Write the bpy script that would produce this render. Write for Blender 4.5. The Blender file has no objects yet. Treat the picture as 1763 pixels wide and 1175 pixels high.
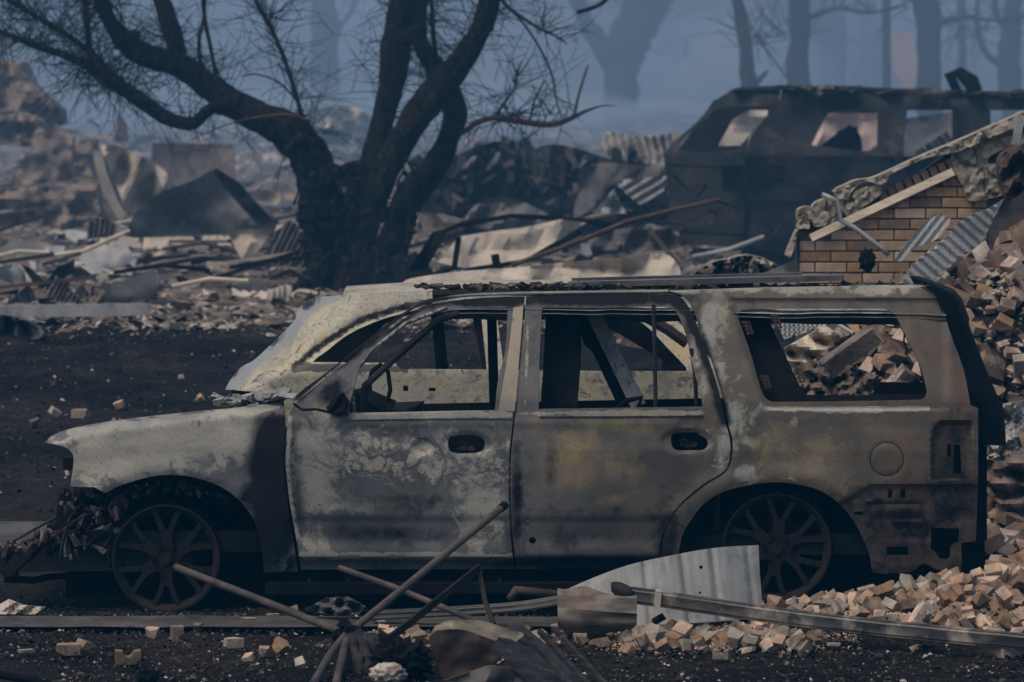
import bpy, bmesh, math, random
import numpy as np
from mathutils import Vector, Matrix, Euler, noise as mn
from mathutils.geometry import delaunay_2d_cdt
R = random.Random(7)
rad = math.radians
S = bpy.context.scene
C = S.collection
# ------------------------------------------------------------------ camera, light, exposure
F = 7700.0; HZ = 200.0; CH = 2.45          # focal length in photo pixels, horizon row, camera height
cd = bpy.data.cameras.new('camera'); cam = bpy.data.objects.new('camera', cd); C.objects.link(cam)
cam.location = (0, 0, CH); cam.rotation_euler = (rad(90), 0, 0)
cd.sensor_width = 36; cd.lens = F / 1763 * 36; cd.shift_y = (HZ - 587.5) / 1763
cd.clip_start = 0.5; cd.clip_end = 3000
cd.dof.use_dof = True; cd.dof.focus_distance = 22.0; cd.dof.aperture_fstop = 5.0
S.camera = cam
W = bpy.data.worlds.new('World'); S.world = W; W.use_nodes = True
nt = W.node_tree; bg = nt.nodes['Background']
sky = nt.nodes.new('ShaderNodeTexSky'); sky.sky_type = 'NISHITA'; sky.sun_disc = False
SUN_EL, SUN_AZ = 60, 232                    # azimuth measured clockwise from +Y seen from above
sky.sun_elevation = rad(SUN_EL); sky.sun_rotation = rad(SUN_AZ); sky.air_density = 1.2; sky.dust_density = 2.5; sky.ozone_density = 1.2
nt.links.new(sky.outputs[0], bg.inputs[0]); bg.inputs[1].default_value = 0.075
sl = bpy.data.lights.new('sun', 'SUN'); sl.energy = 1.5; sl.angle = rad(35); sl.color = (1, 0.85, 0.68)
so = bpy.data.objects.new('sun', sl); C.objects.link(so)
az = rad(SUN_AZ); dirv = Vector((math.sin(az) * math.cos(rad(SUN_EL)), math.cos(az) * math.cos(rad(SUN_EL)), math.sin(rad(SUN_EL))))
so.rotation_euler = dirv.to_track_quat('Z', 'Y').to_euler(); so.location = (0, 0, 30)
S.view_settings.view_transform = 'Standard'; S.view_settings.look = 'None'; S.view_settings.gamma = 1; S.view_settings.exposure = 0.7
S.cycles.use_denoising = True; S.cycles.max_bounces = 6; S.cycles.volume_bounces = 0

# ------------------------------------------------------------------ helpers
_GD = np.array([0, 22.6, 25.5, 28, 33, 38, 44, 55, 75, 110, 160, 400, 3000.0])
_GZ = np.array([0, 0, 0.12, 0.29, 0.56, 0.74, 0.86, 1.06, 1.48, 2.18, 2.42, 2.40, 2.40])
def gz(d): return float(np.interp(d, _GD, _GZ))
def mound(x, y):                            # heaps of rubble the ground sheet carries
    h = 0
    h += 1.15 * math.exp(-((x - 2.6) / 1.15) ** 2 - ((y - 27.0) / 1.3) ** 2)
    h += 1.0 * math.exp(-((x - 3.9) / 0.9) ** 2 - ((y - 27.2) / 2.0) ** 2)
    h += 0.16 * math.exp(-((x - 2.0) / 0.75) ** 2 - ((y - 21.15) / 0.42) ** 2)
    h += 0.25 * math.exp(-((x - 2.75) / 0.5) ** 2 - ((y - 21.7) / 0.6) ** 2)
    h += 0.7 * math.exp(-((x - 0.9) / 2.2) ** 2 - ((y - 52) / 3.0) ** 2)
    h += 0.5 * math.exp(-((x + 5.5) / 2.0) ** 2 - ((y - 58) / 3.0) ** 2)
    return h
def G(x, y): return gz(y) + mound(x, y)
def gd(py):                                 # depth at which bare ground shows at photo row py
    lo, hi = 15.0, 400.0
    for _ in range(40):
        m = (lo + hi) / 2
        if HZ + (CH - gz(m)) * F / m > py: lo = m
        else: hi = m
    return lo
def P(px, py, d): return ((px - 881.5) / F * d, d, CH - (py - HZ) / F * d)
def mesh(name, V, Fc, smooth=False, ang=None):
    me = bpy.data.meshes.new(name); me.from_pydata([tuple(v) for v in V], [], [tuple(int(i) for i in f) for f in Fc]); me.update()
    if smooth:
        me.polygons.foreach_set('use_smooth', [True] * len(me.polygons))
        if ang: me.set_sharp_from_angle(angle=rad(ang))
    return me
def obj(name, me, mat=None, parent=None, loc=None, rot=None, **kw):
    o = bpy.data.objects.new(name, me)
    if mat is not None and me is not None and not me.materials: me.materials.append(mat)
    C.objects.link(o)
    if parent: o.parent = parent
    if loc is not None: o.location = loc
    if rot is not None: o.rotation_euler = rot
    for k, v in kw.items():
        if v is not None: o[k] = v
    return o
def tag(o, label, cat, group=None):
    o['label'] = label; o['category'] = cat
    if group: o['group'] = group
    return o
def thing(name, label, cat, loc=(0, 0, 0), rotz=0, group=None):
    return tag(obj(name, None, loc=loc, rot=(0, 0, rotz)), label, cat, group)
def cr(pts, step=8, closed=True):           # Catmull-Rom through points; a point given twice is a sharp corner
    n = len(pts); out = []
    rng = range(n) if closed else range(n - 1)
    for i in rng:
        p1, p2 = np.array(pts[i], float), np.array(pts[(i + 1) % n], float)
        L = np.linalg.norm((p2 - p1)[:2])
        if L < 1e-6: continue
        p0 = np.array(pts[(i - 1) % n] if closed or i > 0 else pts[i], float)
        p3 = np.array(pts[(i + 2) % n] if closed or i + 2 < n else pts[i + 1], float)
        m = max(1, int(L / step + 0.5))
        c0 = np.linalg.norm(p1 - p0) < 1e-6; c3 = np.linalg.norm(p3 - p2) < 1e-6
        t1 = (p2 - p1) if c0 else (p2 - p0) / 2; t2 = (p2 - p1) if c3 else (p3 - p1) / 2
        for q in (t1, t2):
            l = np.linalg.norm(q)
            if l > L * 1.2: q *= L * 1.2 / l
        for k in range(m):
            t = k / m
            out.append(tuple((2*t**3-3*t*t+1)*p1 + (t**3-2*t*t+t)*t1 + (-2*t**3+3*t*t)*p2 + (t**3-t*t)*t2))
    if not closed: out.append(tuple(float(c) for c in pts[-1]))
    return out
def inpoly(pts, poly):
    x, y = pts[:, 0], pts[:, 1]; r = np.zeros(len(pts), bool); n = len(poly); j = n - 1
    for i in range(n):
        xi, yi = poly[i][0], poly[i][1]; xj, yj = poly[j][0], poly[j][1]
        if abs(yj - yi) > 1e-12:
            r ^= ((yi > y) != (yj > y)) & (x < (xj - xi) * (y - yi) / (yj - yi) + xi)
        j = i
    return r
def fill(outline, holes=(), grid=8):        # triangulated sheet in photo pixels
    loops = [outline] + list(holes); vs = []; es = []
    for lp in loops:
        s = len(vs); vs += [(p[0], p[1]) for p in lp]; es += [(s + i, s + (i + 1) % len(lp)) for i in range(len(lp))]
    a = np.array(vs); x0, y0 = a.min(0); x1, y1 = a.max(0)
    gx, gy = np.meshgrid(np.arange(x0 + grid / 2, x1, grid), np.arange(y0 + grid / 2, y1, grid))
    gx = gx + (np.arange(gx.shape[0]) % 2)[:, None] * grid / 2
    g = np.stack([gx.ravel(), gy.ravel()], 1); k = inpoly(g, outline)
    for h in holes: k &= ~inpoly(g, h)
    g = g[k]
    if len(g):
        seg0 = a[[e[0] for e in es]]; seg1 = a[[e[1] for e in es]]; dm = np.full(len(g), 1e9)
        for s0, s1 in zip(seg0, seg1):
            dd = s1 - s0; t = np.clip(((g - s0) @ dd) / max(dd @ dd, 1e-9), 0, 1)
            dm = np.minimum(dm, np.linalg.norm(g - s0 - t[:, None] * dd, axis=1))
        g = g[dm > grid * 0.35]
    allv = [Vector(v) for v in vs] + [Vector(v) for v in g.tolist()]
    v2, _, f2, _, _, _ = delaunay_2d_cdt(allv, es, [], 0, 1e-4)
    v2 = np.array([tuple(v) for v in v2]); f2 = np.array([f for f in f2 if len(f) == 3])
    c = v2[f2].mean(1); k = inpoly(c, outline)
    for h in holes: k &= ~inpoly(c, h)
    return v2, f2[k]
def solid(name, v2, tri, fmap, tvec, mask=None, smooth=True, ang=38):
    """fmap(px,py)->point; tvec = thickness vector added for the back face"""
    used = sorted(set(tri.ravel().tolist())); idx = {u: i for i, u in enumerate(used)}
    v2 = v2[used]; tri = np.array([[idx[i] for i in t] for t in tri.tolist()])
    V = [fmap(p[0], p[1]) for p in v2]; n = len(V)
    tv = Vector(tvec); V2 = V + [tuple(Vector(v) + tv) for v in V]
    # orient front faces against the thickness vector
    a, b, c = (Vector(V[i]) for i in tri[0]); nrm = (b - a).cross(c - a)
    flip = nrm.dot(tv) > 0
    T = [(t[0], t[2], t[1]) if flip else tuple(t) for t in tri.tolist()]
    cnt = {}
    for t in T:
        for i in range(3):
            e = (t[i], t[(i + 1) % 3]); cnt[e] = cnt.get(e, 0) + 1
    Fc = list(T) + [(t[0] + n, t[2] + n, t[1] + n) for t in T]
    for (i, j) in cnt:
        if (j, i) not in cnt: Fc.append((i, i + n, j + n, j))
    me = mesh(name, V2, Fc, smooth, ang)
    if mask is not None:
        at = me.color_attributes.new('burn_light', 'FLOAT_COLOR', 'POINT')
        m = [mask(p[0], p[1]) for p in v2]
        at.data.foreach_set('color', np.array(m + m, dtype=np.float32).ravel())
    return me
def tube(path, rads, seg=8, jit=0.0, caps=True, sx=1.0, seed=0):
    """path of 3D points, radius per point -> V, F"""
    V = []; Fc = []; P3 = [Vector(p) for p in path]; up = None; n = len(P3)
    for i, p in enumerate(P3):
        t = (P3[min(i + 1, n - 1)] - P3[max(i - 1, 0)]).normalized()
        if up is None:
            up = t.orthogonal().normalized()
        up = (up - t * up.dot(t)).normalized(); s = t.cross(up)
        r = rads[i] if hasattr(rads, '__len__') else rads
        for k in range(seg):
            a = 2 * math.pi * k / seg
            q = r * (1 + (jit * (mn.noise(Vector((p.x * 2.2 + seed, p.z * 2.2, k * 0.9))) * 2 + (mn.noise(Vector((math.cos(a) * 3 + seed, math.sin(a) * 3, i * .45))) if r > .06 else 0)) if jit else 0))
            V.append(p + (up * math.cos(a) * q + s * math.sin(a) * q * sx))
    for i in range(n - 1):
        for k in range(seg):
            a = i * seg + k; b = i * seg + (k + 1) % seg
            Fc.append((a, b, b + seg, a + seg))
    if caps:
        Fc.append(tuple(range(seg))[::-1]); Fc.append(tuple((n - 1) * seg + k for k in range(seg)))
    return [tuple(v) for v in V], Fc
def merge(parts):
    V = []; Fc = []
    for v, f in parts:
        o = len(V); V += list(v); Fc += [tuple(i + o for i in q) for q in f]
    return V, Fc
BF = [(0,3,2,1),(4,5,6,7),(0,1,5,4),(1,2,6,5),(2,3,7,6),(3,0,4,7)]
def box(c, s, rot=None, jit=0):
    V = []
    for q in ((-1,-1,-1),(1,-1,-1),(1,1,-1),(-1,1,-1),(-1,-1,1),(1,-1,1),(1,1,1),(-1,1,1)):
        v = Vector((q[0]*s[0]/2, q[1]*s[1]/2, q[2]*s[2]/2))
        if jit: v += Vector((R.uniform(-jit, jit), R.uniform(-jit, jit), R.uniform(-jit, jit)))
        if rot is not None: v = rot @ v
        V.append(tuple(v + Vector(c)))
    return V, list(BF)
def bar(a, b, w, h, up=(0, 0, 1)):          # rectangular bar from a to b
    a = Vector(a); b = Vector(b); t = (b - a).normalized(); u = Vector(up); s = t.cross(u).normalized(); u = s.cross(t)
    V = []
    for p in (a, b):
        for x, y in ((-1,-1),(1,-1),(1,1),(-1,1)): V.append(tuple(p + s * x * w / 2 + u * y * h / 2))
    return V, [(3,2,1,0),(4,5,6,7),(0,1,5,4),(1,2,6,5),(2,3,7,6),(3,0,4,7)]
def quick(name, parts, mat, parent=None, smooth=False, ang=None, **kw):
    V, Fc = merge(parts); return obj(name, mesh(name, V, Fc, smooth, ang), mat, parent, **kw)

# ------------------------------------------------------------------ materials
def newmat(name):
    m = bpy.data.materials.new(name); m.use_nodes = True; t = m.node_tree
    return m, t, t.nodes['Principled BSDF']
class N:
    def __init__(s, t, coord='Object'):
        s.t = t; s.tc = t.nodes.new('ShaderNodeTexCoord'); s.co = s.tc.outputs[coord]
    def noise(s, sc, det=6, rough=0.6, co=None, dist=0.0, scl=None):
        n = s.t.nodes.new('ShaderNodeTexNoise'); n.inputs['Scale'].default_value = sc; n.inputs['Detail'].default_value = det
        n.inputs['Roughness'].default_value = rough; n.inputs['Distortion'].default_value = dist
        c = co or s.co
        if scl:
            mp = s.t.nodes.new('ShaderNodeMapping'); mp.inputs['Scale'].default_value = scl; s.t.links.new(c, mp.inputs[0]); c = mp.outputs[0]
        s.t.links.new(c, n.inputs[0]); return n.outputs[0]
    def vor(s, sc, feat='F1', co=None, out=0):
        n = s.t.nodes.new('ShaderNodeTexVoronoi'); n.feature = feat; n.inputs['Scale'].default_value = sc
        s.t.links.new(co or s.co, n.inputs[0]); return n.outputs[out]
    def mr(s, v, a, b, c=0.0, d=1.0):
        n = s.t.nodes.new('ShaderNodeMapRange'); s.t.links.new(v, n.inputs[0])
        for i, q in enumerate((a, b, c, d)): n.inputs[i + 1].default_value = q
        return n.outputs[0]
    def m(s, op, a, b=0.0):
        n = s.t.nodes.new('ShaderNodeMath'); n.operation = op
        for i, q in enumerate((a, b)):
            if isinstance(q, (int, float)): n.inputs[i].default_value = q
            else: s.t.links.new(q, n.inputs[i])
        return n.outputs[0]
    def mix(s, f, a, b):
        n = s.t.nodes.new('ShaderNodeMix'); n.data_type = 'RGBA'
        for i, q in ((0, f), (6, a), (7, b)):
            if isinstance(q, (int, float)): n.inputs[i].default_value = q
            elif isinstance(q, tuple): n.inputs[i].default_value = (*q[:3], 1)
            else: s.t.links.new(q, n.inputs[i])
        return n.outputs[2]
    def bump(s, bsdf, h, st=0.5, dist=0.02):
        n = s.t.nodes.new('ShaderNodeBump'); n.inputs['Strength'].default_value = st; n.inputs['Distance'].default_value = dist
        s.t.links.new(h, n.inputs['Height']); s.t.links.new(n.outputs[0], bsdf.inputs['Normal'])
    def rnd(s):
        return s.t.nodes.new('ShaderNodeObjectInfo').outputs['Random']
def simple(name, c1, c2, sc=3, lo=0.4, hi=0.6, rough=0.8, metal=0.0, c3=None, sc3=20, lo3=0.55, hi3=0.65, bump=0.3, bd=0.01, bsc=None, scl=None, rndv=0.0, island=0.0):
    m, t, b = newmat(name); n = N(t)
    col = n.mix(n.mr(n.noise(sc, scl=scl), lo, hi), c1, c2)
    if c3 is not None: col = n.mix(n.mr(n.noise(sc3, 8, 0.65), lo3, hi3), col, c3)
    if rndv or island:
        if island:
            g = t.nodes.new('ShaderNodeNewGeometry'); rv = g.outputs['Random Per Island']; k = island
        else: rv = n.rnd(); k = rndv
        hs = t.nodes.new('ShaderNodeHueSaturation'); t.links.new(n.mr(rv, 0, 1, 1 - k, 1 + k), hs.inputs['Value'])
        t.links.new(n.mr(rv, 0, 1, 1.15, 0.75), hs.inputs['Saturation']); t.links.new(col, hs.inputs['Color']); col = hs.outputs[0]
    t.links.new(col, b.inputs['Base Color']); b.inputs['Roughness'].default_value = rough; b.inputs['Metallic'].default_value = metal
    b.inputs['Specular IOR Level'].default_value = 0.08 if max(c1[0], c2[0]) < 0.08 else 0.25
    if bump: n.bump(b, n.noise(bsc or sc3, 8, 0.7), bump, bd)
    return m
M = {}
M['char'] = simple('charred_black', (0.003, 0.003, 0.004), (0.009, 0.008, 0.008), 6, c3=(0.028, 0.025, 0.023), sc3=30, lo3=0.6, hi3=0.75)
M['darksteel'] = simple('burnt_dark_steel', (0.012, 0.012, 0.013), (0.035, 0.029, 0.026), 4, rough=0.6, c3=(0.09, 0.08, 0.07), sc3=26, lo3=0.62, hi3=0.8)
M['rust'] = simple('rust_steel', (0.04, 0.026, 0.02), (0.085, 0.052, 0.038), 5, c3=(0.03, 0.025, 0.025), sc3=18)
M['rim'] = simple('burnt_alloy', (0.01, 0.009, 0.009), (0.02, 0.015, 0.013), 7, rough=0.62, c3=(0.05, 0.042, 0.038), sc3=40, lo3=0.62, hi3=0.8)
M['sheet'] = simple('grey_sheet_iron', (0.2, 0.2, 0.2), (0.32, 0.31, 0.3), 3, rough=0.5, c3=(0.1, 0.1, 0.11), sc3=14, lo3=0.56, hi3=0.7, bump=0.15)
M['sheetdark'] = simple('dark_sheet_iron', (0.05, 0.048, 0.048), (0.11, 0.1, 0.095), 2.5, rough=0.5, c3=(0.17, 0.15, 0.13), sc3=9, lo3=0.58, hi3=0.75, bump=0.2)
M['sheetbrown'] = simple('rusty_brown_sheet', (0.1, 0.075, 0.06), (0.2, 0.15, 0.12), 2.5, rough=0.6, c3=(0.05, 0.04, 0.04), sc3=8, lo3=0.5, hi3=0.65)
M['sheetpale'] = simple('ash_pale_sheet', (0.42, 0.36, 0.29), (0.27, 0.235, 0.195), 2.0, c3=(0.13, 0.12, 0.11), sc3=5, lo3=0.58, hi3=0.75)
M['timber'] = simple('bleached_timber', (0.55, 0.47, 0.36), (0.4, 0.33, 0.25), 4, c3=(0.2, 0.16, 0.13), sc3=30, lo3=0.6, hi3=0.7, scl=(1, 6, 6))
M['plaster'] = simple('cracked_plaster', (0.33, 0.285, 0.215), (0.22, 0.19, 0.15), 5, lo=.3, hi=.7, c3=(0.13, 0.11, 0.09), sc3=30, lo3=0.55, hi3=0.85, bump=0.5, bd=0.012)
M['ruin'] = simple('ruined_masonry', (0.24, 0.18, 0.14), (0.11, 0.095, 0.085), 1.2, c3=(0.05, 0.045, 0.045), sc3=5, lo3=0.5, hi3=0.65, bump=0.8, bd=0.08)
M['ash'] = simple('ash_debris', (0.30, 0.235, 0.18), (0.06, 0.05, 0.045), 4, c3=(0.03, 0.03, 0.03), sc3=12, lo3=0.5, hi3=0.62, island=0.6)
M['brick'] = simple('loose_brick', (0.36, 0.225, 0.135), (0.13, 0.092, 0.07), 7, c3=(0.3, 0.245, 0.185), sc3=12, lo3=0.48, hi3=0.66, bump=0.8, bd=0.012, rndv=0.5)
M['dusty'] = simple('mortar_covered_brick', (0.27, 0.235, 0.185), (0.16, 0.13, 0.105), 9, c3=(0.32, 0.19, 0.12), sc3=10, lo3=0.55, hi3=0.7, bump=1.0, bd=0.015, rndv=0.35)
M['brickisl'] = simple('brick_fragments', (0.32, 0.205, 0.125), (0.13, 0.095, 0.075), 8, c3=(0.4, 0.33, 0.26), sc3=14, lo3=0.52, hi3=0.68, bump=0.5, bd=0.006, island=0.5)
M['wallbrick'] = simple('wall_brick', (0.42, 0.28, 0.17), (0.32, 0.21, 0.13), 9, c3=(0.2, 0.15, 0.11), sc3=25, lo3=0.58, hi3=0.7, rndv=0.3, bump=0.4, bd=0.005)
M['capbrick'] = simple('cap_brick', (0.25, 0.15, 0.105), (0.17, 0.11, 0.085), 9, rndv=0.2, bump=0.4, bd=0.005)
M['mortar'] = simple('mortar', (0.1, 0.085, 0.07), (0.06, 0.055, 0.05), 12)
M['bark'] = simple('charred_bark', (0.006, 0.006, 0.007), (0.022, 0.017, 0.015), 5, c3=(0.085, 0.062, 0.05), sc3=22, lo3=0.54, hi3=0.72, bump=1.0, bd=0.05, scl=(3, 3, 1))
M['barkred'] = simple('scorched_red_bark', (0.09, 0.04, 0.032), (0.04, 0.024, 0.022), 5)
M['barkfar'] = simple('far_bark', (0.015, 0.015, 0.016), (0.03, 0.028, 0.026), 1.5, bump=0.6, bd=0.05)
M['white'] = simple('white_fluff', (0.5, 0.46, 0.4), (0.22, 0.17, 0.14), 14, bump=1, bd=0.02)
M['tarboard'] = simple('charred_board', (0.014, 0.014, 0.016), (0.035, 0.033, 0.034), 5, c3=(0.12, 0.09, 0.075), sc3=8, lo3=0.62, hi3=0.72, scl=(1, 1, 8))
M['pole'] = simple('scorched_pole', (0.035, 0.028, 0.025), (0.085, 0.065, 0.052), 6, rough=0.55, c3=(0.03, 0.027, 0.027), sc3=12)
M['pinkwall'] = simple('pink_render', (0.45, 0.33, 0.3), (0.38, 0.27, 0.24), 1.0)
M['farpale'] = simple('far_pale_debris', (0.55, 0.46, 0.38), (0.28, 0.24, 0.2), 0.7, c3=(0.12, 0.11, 0.1), sc3=2.2, lo3=0.5, hi3=0.6, island=0.5)
M['farwood'] = simple('far_wood', (0.05, 0.055, 0.05), (0.12, 0.12, 0.1), 0.15, bump=0)

def paintmat():
    m, t, b = newmat('burnt_paint'); n = N(t)
    at = t.nodes.new('ShaderNodeAttribute'); at.attribute_name = 'burn_light'
    sp = t.nodes.new('ShaderNodeSeparateColor'); t.links.new(at.outputs['Color'], sp.inputs[0])
    r, g, bl, al = sp.outputs[0], sp.outputs[1], sp.outputs[2], at.outputs['Alpha']
    n1 = n.noise(2.6, 8, 0.62, dist=0.8); n2 = n.noise(10, 9, 0.7, dist=0.5); n3 = n.noise(60, 6, 0.7)
    sx = t.nodes.new('ShaderNodeSeparateXYZ'); t.links.new(n.co, sx.inputs[0])
    n4 = n.noise(120, 3, 0.6); n5 = n.noise(1.4, 5, 0.6)
    back = n.mr(n.m('ADD', sx.outputs[0], n.m('MULTIPLY', n.m('SUBTRACT', n1, 0.5), 1.6)), 1.6, 2.6)
    lo_ = n.mix(back, (0.05, 0.052, 0.056), (0.05, 0.041, 0.032)); hi_ = n.mix(back, (0.115, 0.115, 0.115), (0.105, 0.087, 0.062))
    col = n.mix(n.mr(n1, 0.36, 0.64), lo_, hi_)
    col = n.mix(n.mr(n2, 0.5, 0.66, 0, 0.65), col, (0.03, 0.027, 0.027))
    col = n.mix(n.m('MULTIPLY', n.mr(n.noise(2.3, 8, 0.65, scl=(1, 1, .35)), 0.54, 0.64, 0, 0.6), back), col, (0.12, 0.07, 0.04))
    # pale oxide and painted edge highlights
    f = n.mr(n.m('ADD', r, n.m('MULTIPLY', n.m('SUBTRACT', n2, 0.5), 1.3)), 0.34, 0.48)
    col = n.mix(f, col, n.mix(n.mr(n1, 0.4, 0.65), (0.18, 0.178, 0.165), (0.33, 0.305, 0.25)))
    # heat rings and flaked islands of paint
    rg = n.m('FRACT', n.m('MULTIPLY', n.noise(3.6, 3, 0.5, dist=0.9), 8))
    rgm = n.m('MULTIPLY', n.mr(n.m('ABSOLUTE', n.m('SUBTRACT', rg, 0.5)), 0.02, 0.2, 1, 0), n.mr(al, 0.08, 0.35))
    nz = t.nodes.new('ShaderNodeTexNoise'); nz.inputs['Scale'].default_value = 6; nz.inputs['Detail'].default_value = 5; t.links.new(n.co, nz.inputs[0])
    vm = t.nodes.new('ShaderNodeVectorMath'); vm.operation = 'MULTIPLY_ADD'; vm.inputs[1].default_value = (0.3, 0.3, 0.3)
    t.links.new(nz.outputs[1], vm.inputs[0]); t.links.new(n.co, vm.inputs[2])
    ed = n.vor(12, 'DISTANCE_TO_EDGE', vm.outputs[0])
    isl = n.mr(n.m('ADD', al, n.m('MULTIPLY', n.m('SUBTRACT', n2, 0.5), 2.2)), 0.42, 0.5)
    cell = n.m('MULTIPLY', n.m('MULTIPLY', n.mr(ed, 0.06, 0.14), isl), n.mr(n3, 0.36, 0.5, 0.25, 1.0))
    col = n.mix(n.m('MULTIPLY', rgm, 0.7), col, (0.045, 0.042, 0.042))
    rg2 = n.mr(n.m('ABSOLUTE', n.m('SUBTRACT', rg, 0.1)), 0.0, 0.12, 1, 0)
    col = n.mix(n.m('MULTIPLY', n.m('MULTIPLY', rg2, n.mr(al, 0.08, 0.35)), 0.45), col, (0.25, 0.235, 0.2))
    col = n.mix(n.m('MULTIPLY', cell, 0.75), col, (0.32, 0.29, 0.235))
    # yellow-green oxide
    f = n.mr(n.m('ADD', g, n.m('MULTIPLY', n.m('SUBTRACT', n2, 0.5), 1.1)), 0.3, 0.7)
    f = n.m('MULTIPLY', f, n.mr(n3, 0.35, 0.5, 0.5, 0.95))
    col = n.mix(f, col, n.mix(n.mr(n1, 0.4, 0.6), (0.24, 0.2, 0.075), (0.26, 0.19, 0.11)))
    col = n.mix(n.mr(n4, 0.5, 0.64, 0, 0.32), col, (0.045, 0.04, 0.036))
    # soot and dark edge strips
    f = n.mr(n.m('ADD', bl, n.m('MULTIPLY', n.m('SUBTRACT', n2, 0.5), 0.9)), 0.27, 0.6)
    col = n.mix(f, col, (0.011, 0.011, 0.013)); soot = f
    # pits
    pit = n.mr(n.vor(34), 0.1, 0.16, 1, 0); pit = n.m('MULTIPLY', pit, n.mr(n.noise(5, 3), 0.52, 0.58))
    col = n.mix(n.m('MULTIPLY', pit, 0.85), col, (0.03, 0.026, 0.025))
    t.links.new(col, b.inputs['Base Color'])
    t.links.new(n.mr(n2, 0.3, 0.7, 0.42, 0.72), b.inputs['Roughness'])
    t.links.new(n.mr(soot, 0, 1, 0.35, 0.06), b.inputs['Specular IOR Level'])
    n.bump(b, n.m('ADD', n.m('MULTIPLY', cell, 0.4), n.m('ADD', n2, n.m('MULTIPLY', n3, 0.5))), 0.35, 0.008)
    return m
M['paint'] = paintmat()
def yellowmat():
    m, t, b = newmat('blistered_cream_paint'); n = N(t)
    n1 = n.noise(3, 7, 0.6); n2 = n.noise(16, 9, 0.65, dist=0.5)
    col = n.mix(n.mr(n1, 0.4, 0.62), (0.36, 0.325, 0.21), (0.31, 0.285, 0.235))
    col = n.mix(n.mr(n.noise(7, 6), 0.56, 0.66), col, (0.38, 0.29, 0.15))
    col = n.mix(n.mr(n.noise(11, 9, 0.66, dist=1.0), 0.585, 0.62), col, (0.075, 0.075, 0.075))
    col = n.mix(n.mr(n.noise(45, 5, 0.6), 0.52, 0.66, 0, 0.5), col, (0.14, 0.125, 0.09))
    col = n.mix(n.mr(n.noise(4.2, 8, 0.66, dist=.8), 0.5, 0.6, 0, .8), col, (0.2, 0.185, 0.15))
    col = n.mix(n.mr(n.noise(2.1, 8, 0.7, dist=.8), 0.56, 0.66, 0, .7), col, (0.12, 0.085, 0.055))
    pit = n.mr(n.vor(30), 0.16, 0.24, 1, 0)
    col = n.mix(n.m('MULTIPLY', pit, 0.7), col, (0.1, 0.1, 0.09))
    at = t.nodes.new('ShaderNodeAttribute'); at.attribute_name = 'burn_light'
    sp = t.nodes.new('ShaderNodeSeparateColor'); t.links.new(at.outputs['Color'], sp.inputs[0])
    col = n.mix(n.mr(n.m('ADD', sp.outputs[0], n.m('MULTIPLY', n.m('SUBTRACT', n2, 0.5), 0.8)), 0.35, 0.7), col, (0.19, 0.2, 0.205))
    col = n.mix(n.mr(n.m('ADD', sp.outputs[2], n.m('MULTIPLY', n.m('SUBTRACT', n2, 0.5), 1.2)), 0.4, 0.6), col, (0.05, 0.04, 0.035))
    t.links.new(col, b.inputs['Base Color']); b.inputs['Roughness'].default_value = 0.65; n.bump(b, n2, 0.3, 0.008)
    return m
M['cream'] = yellowmat()
def groundmat():
    m, t, b = newmat('scorched_ground'); n = N(t)
    sx = t.nodes.new('ShaderNodeSeparateXYZ'); t.links.new(n.co, sx.inputs[0]); Y = sx.outputs[1]
    n1 = n.noise(0.9, 8, 0.6); n2 = n.noise(7, 9, 0.7); n3 = n.noise(35, 6, 0.75); v = n.vor(38)
    col = n.mix(n.mr(n2, 0.35, 0.68), n.mix(n.mr(n1, 0.42, 0.6), (0.006, 0.006, 0.006), (0.016, 0.013, 0.012)), n.mix(n.mr(n1, 0.42, 0.6), (0.018, 0.015, 0.014), (0.05, 0.04, 0.036)))
    col = n.mix(n.mr(n3, 0.64, 0.72, 0, 0.6), col, (0.11, 0.09, 0.075))
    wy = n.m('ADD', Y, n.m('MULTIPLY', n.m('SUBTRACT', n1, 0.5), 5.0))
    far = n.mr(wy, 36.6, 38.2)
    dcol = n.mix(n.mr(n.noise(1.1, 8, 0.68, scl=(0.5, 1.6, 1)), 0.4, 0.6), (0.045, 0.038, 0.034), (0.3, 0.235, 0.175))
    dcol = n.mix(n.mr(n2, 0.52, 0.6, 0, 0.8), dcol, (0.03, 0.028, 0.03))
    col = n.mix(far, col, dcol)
    t.links.new(col, b.inputs['Base Color']); b.inputs['Roughness'].default_value = 0.9; b.inputs['Specular IOR Level'].default_value = 0.05
    n.bump(b, n.m('ADD', n2, n.m('ADD', n3, v)), 1.0, 0.03)
    return m
M['ground'] = groundmat()

def plastermat():
    m = M['plaster']; t = m.node_tree; b = t.nodes['Principled BSDF']; n = N(t); nz = n.noise(4, 5)
    src = b.inputs['Base Color'].links[0].from_socket
    vm = t.nodes.new('ShaderNodeVectorMath'); vm.operation = 'MULTIPLY_ADD'; vm.inputs[1].default_value = (0.3, 0.3, 0.3)
    q = t.nodes.new('ShaderNodeTexNoise'); q.inputs['Scale'].default_value = 5; t.links.new(n.co, q.inputs[0]); t.links.new(q.outputs[1], vm.inputs[0]); t.links.new(n.co, vm.inputs[2])
    e = n.mr(n.vor(4.5, 'DISTANCE_TO_EDGE', vm.outputs[0]), 0.01, 0.05, 0.85, 0)
    t.links.new(n.mix(e, src, (0.04, 0.035, 0.03)), b.inputs['Base Color'])
plastermat()
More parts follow.
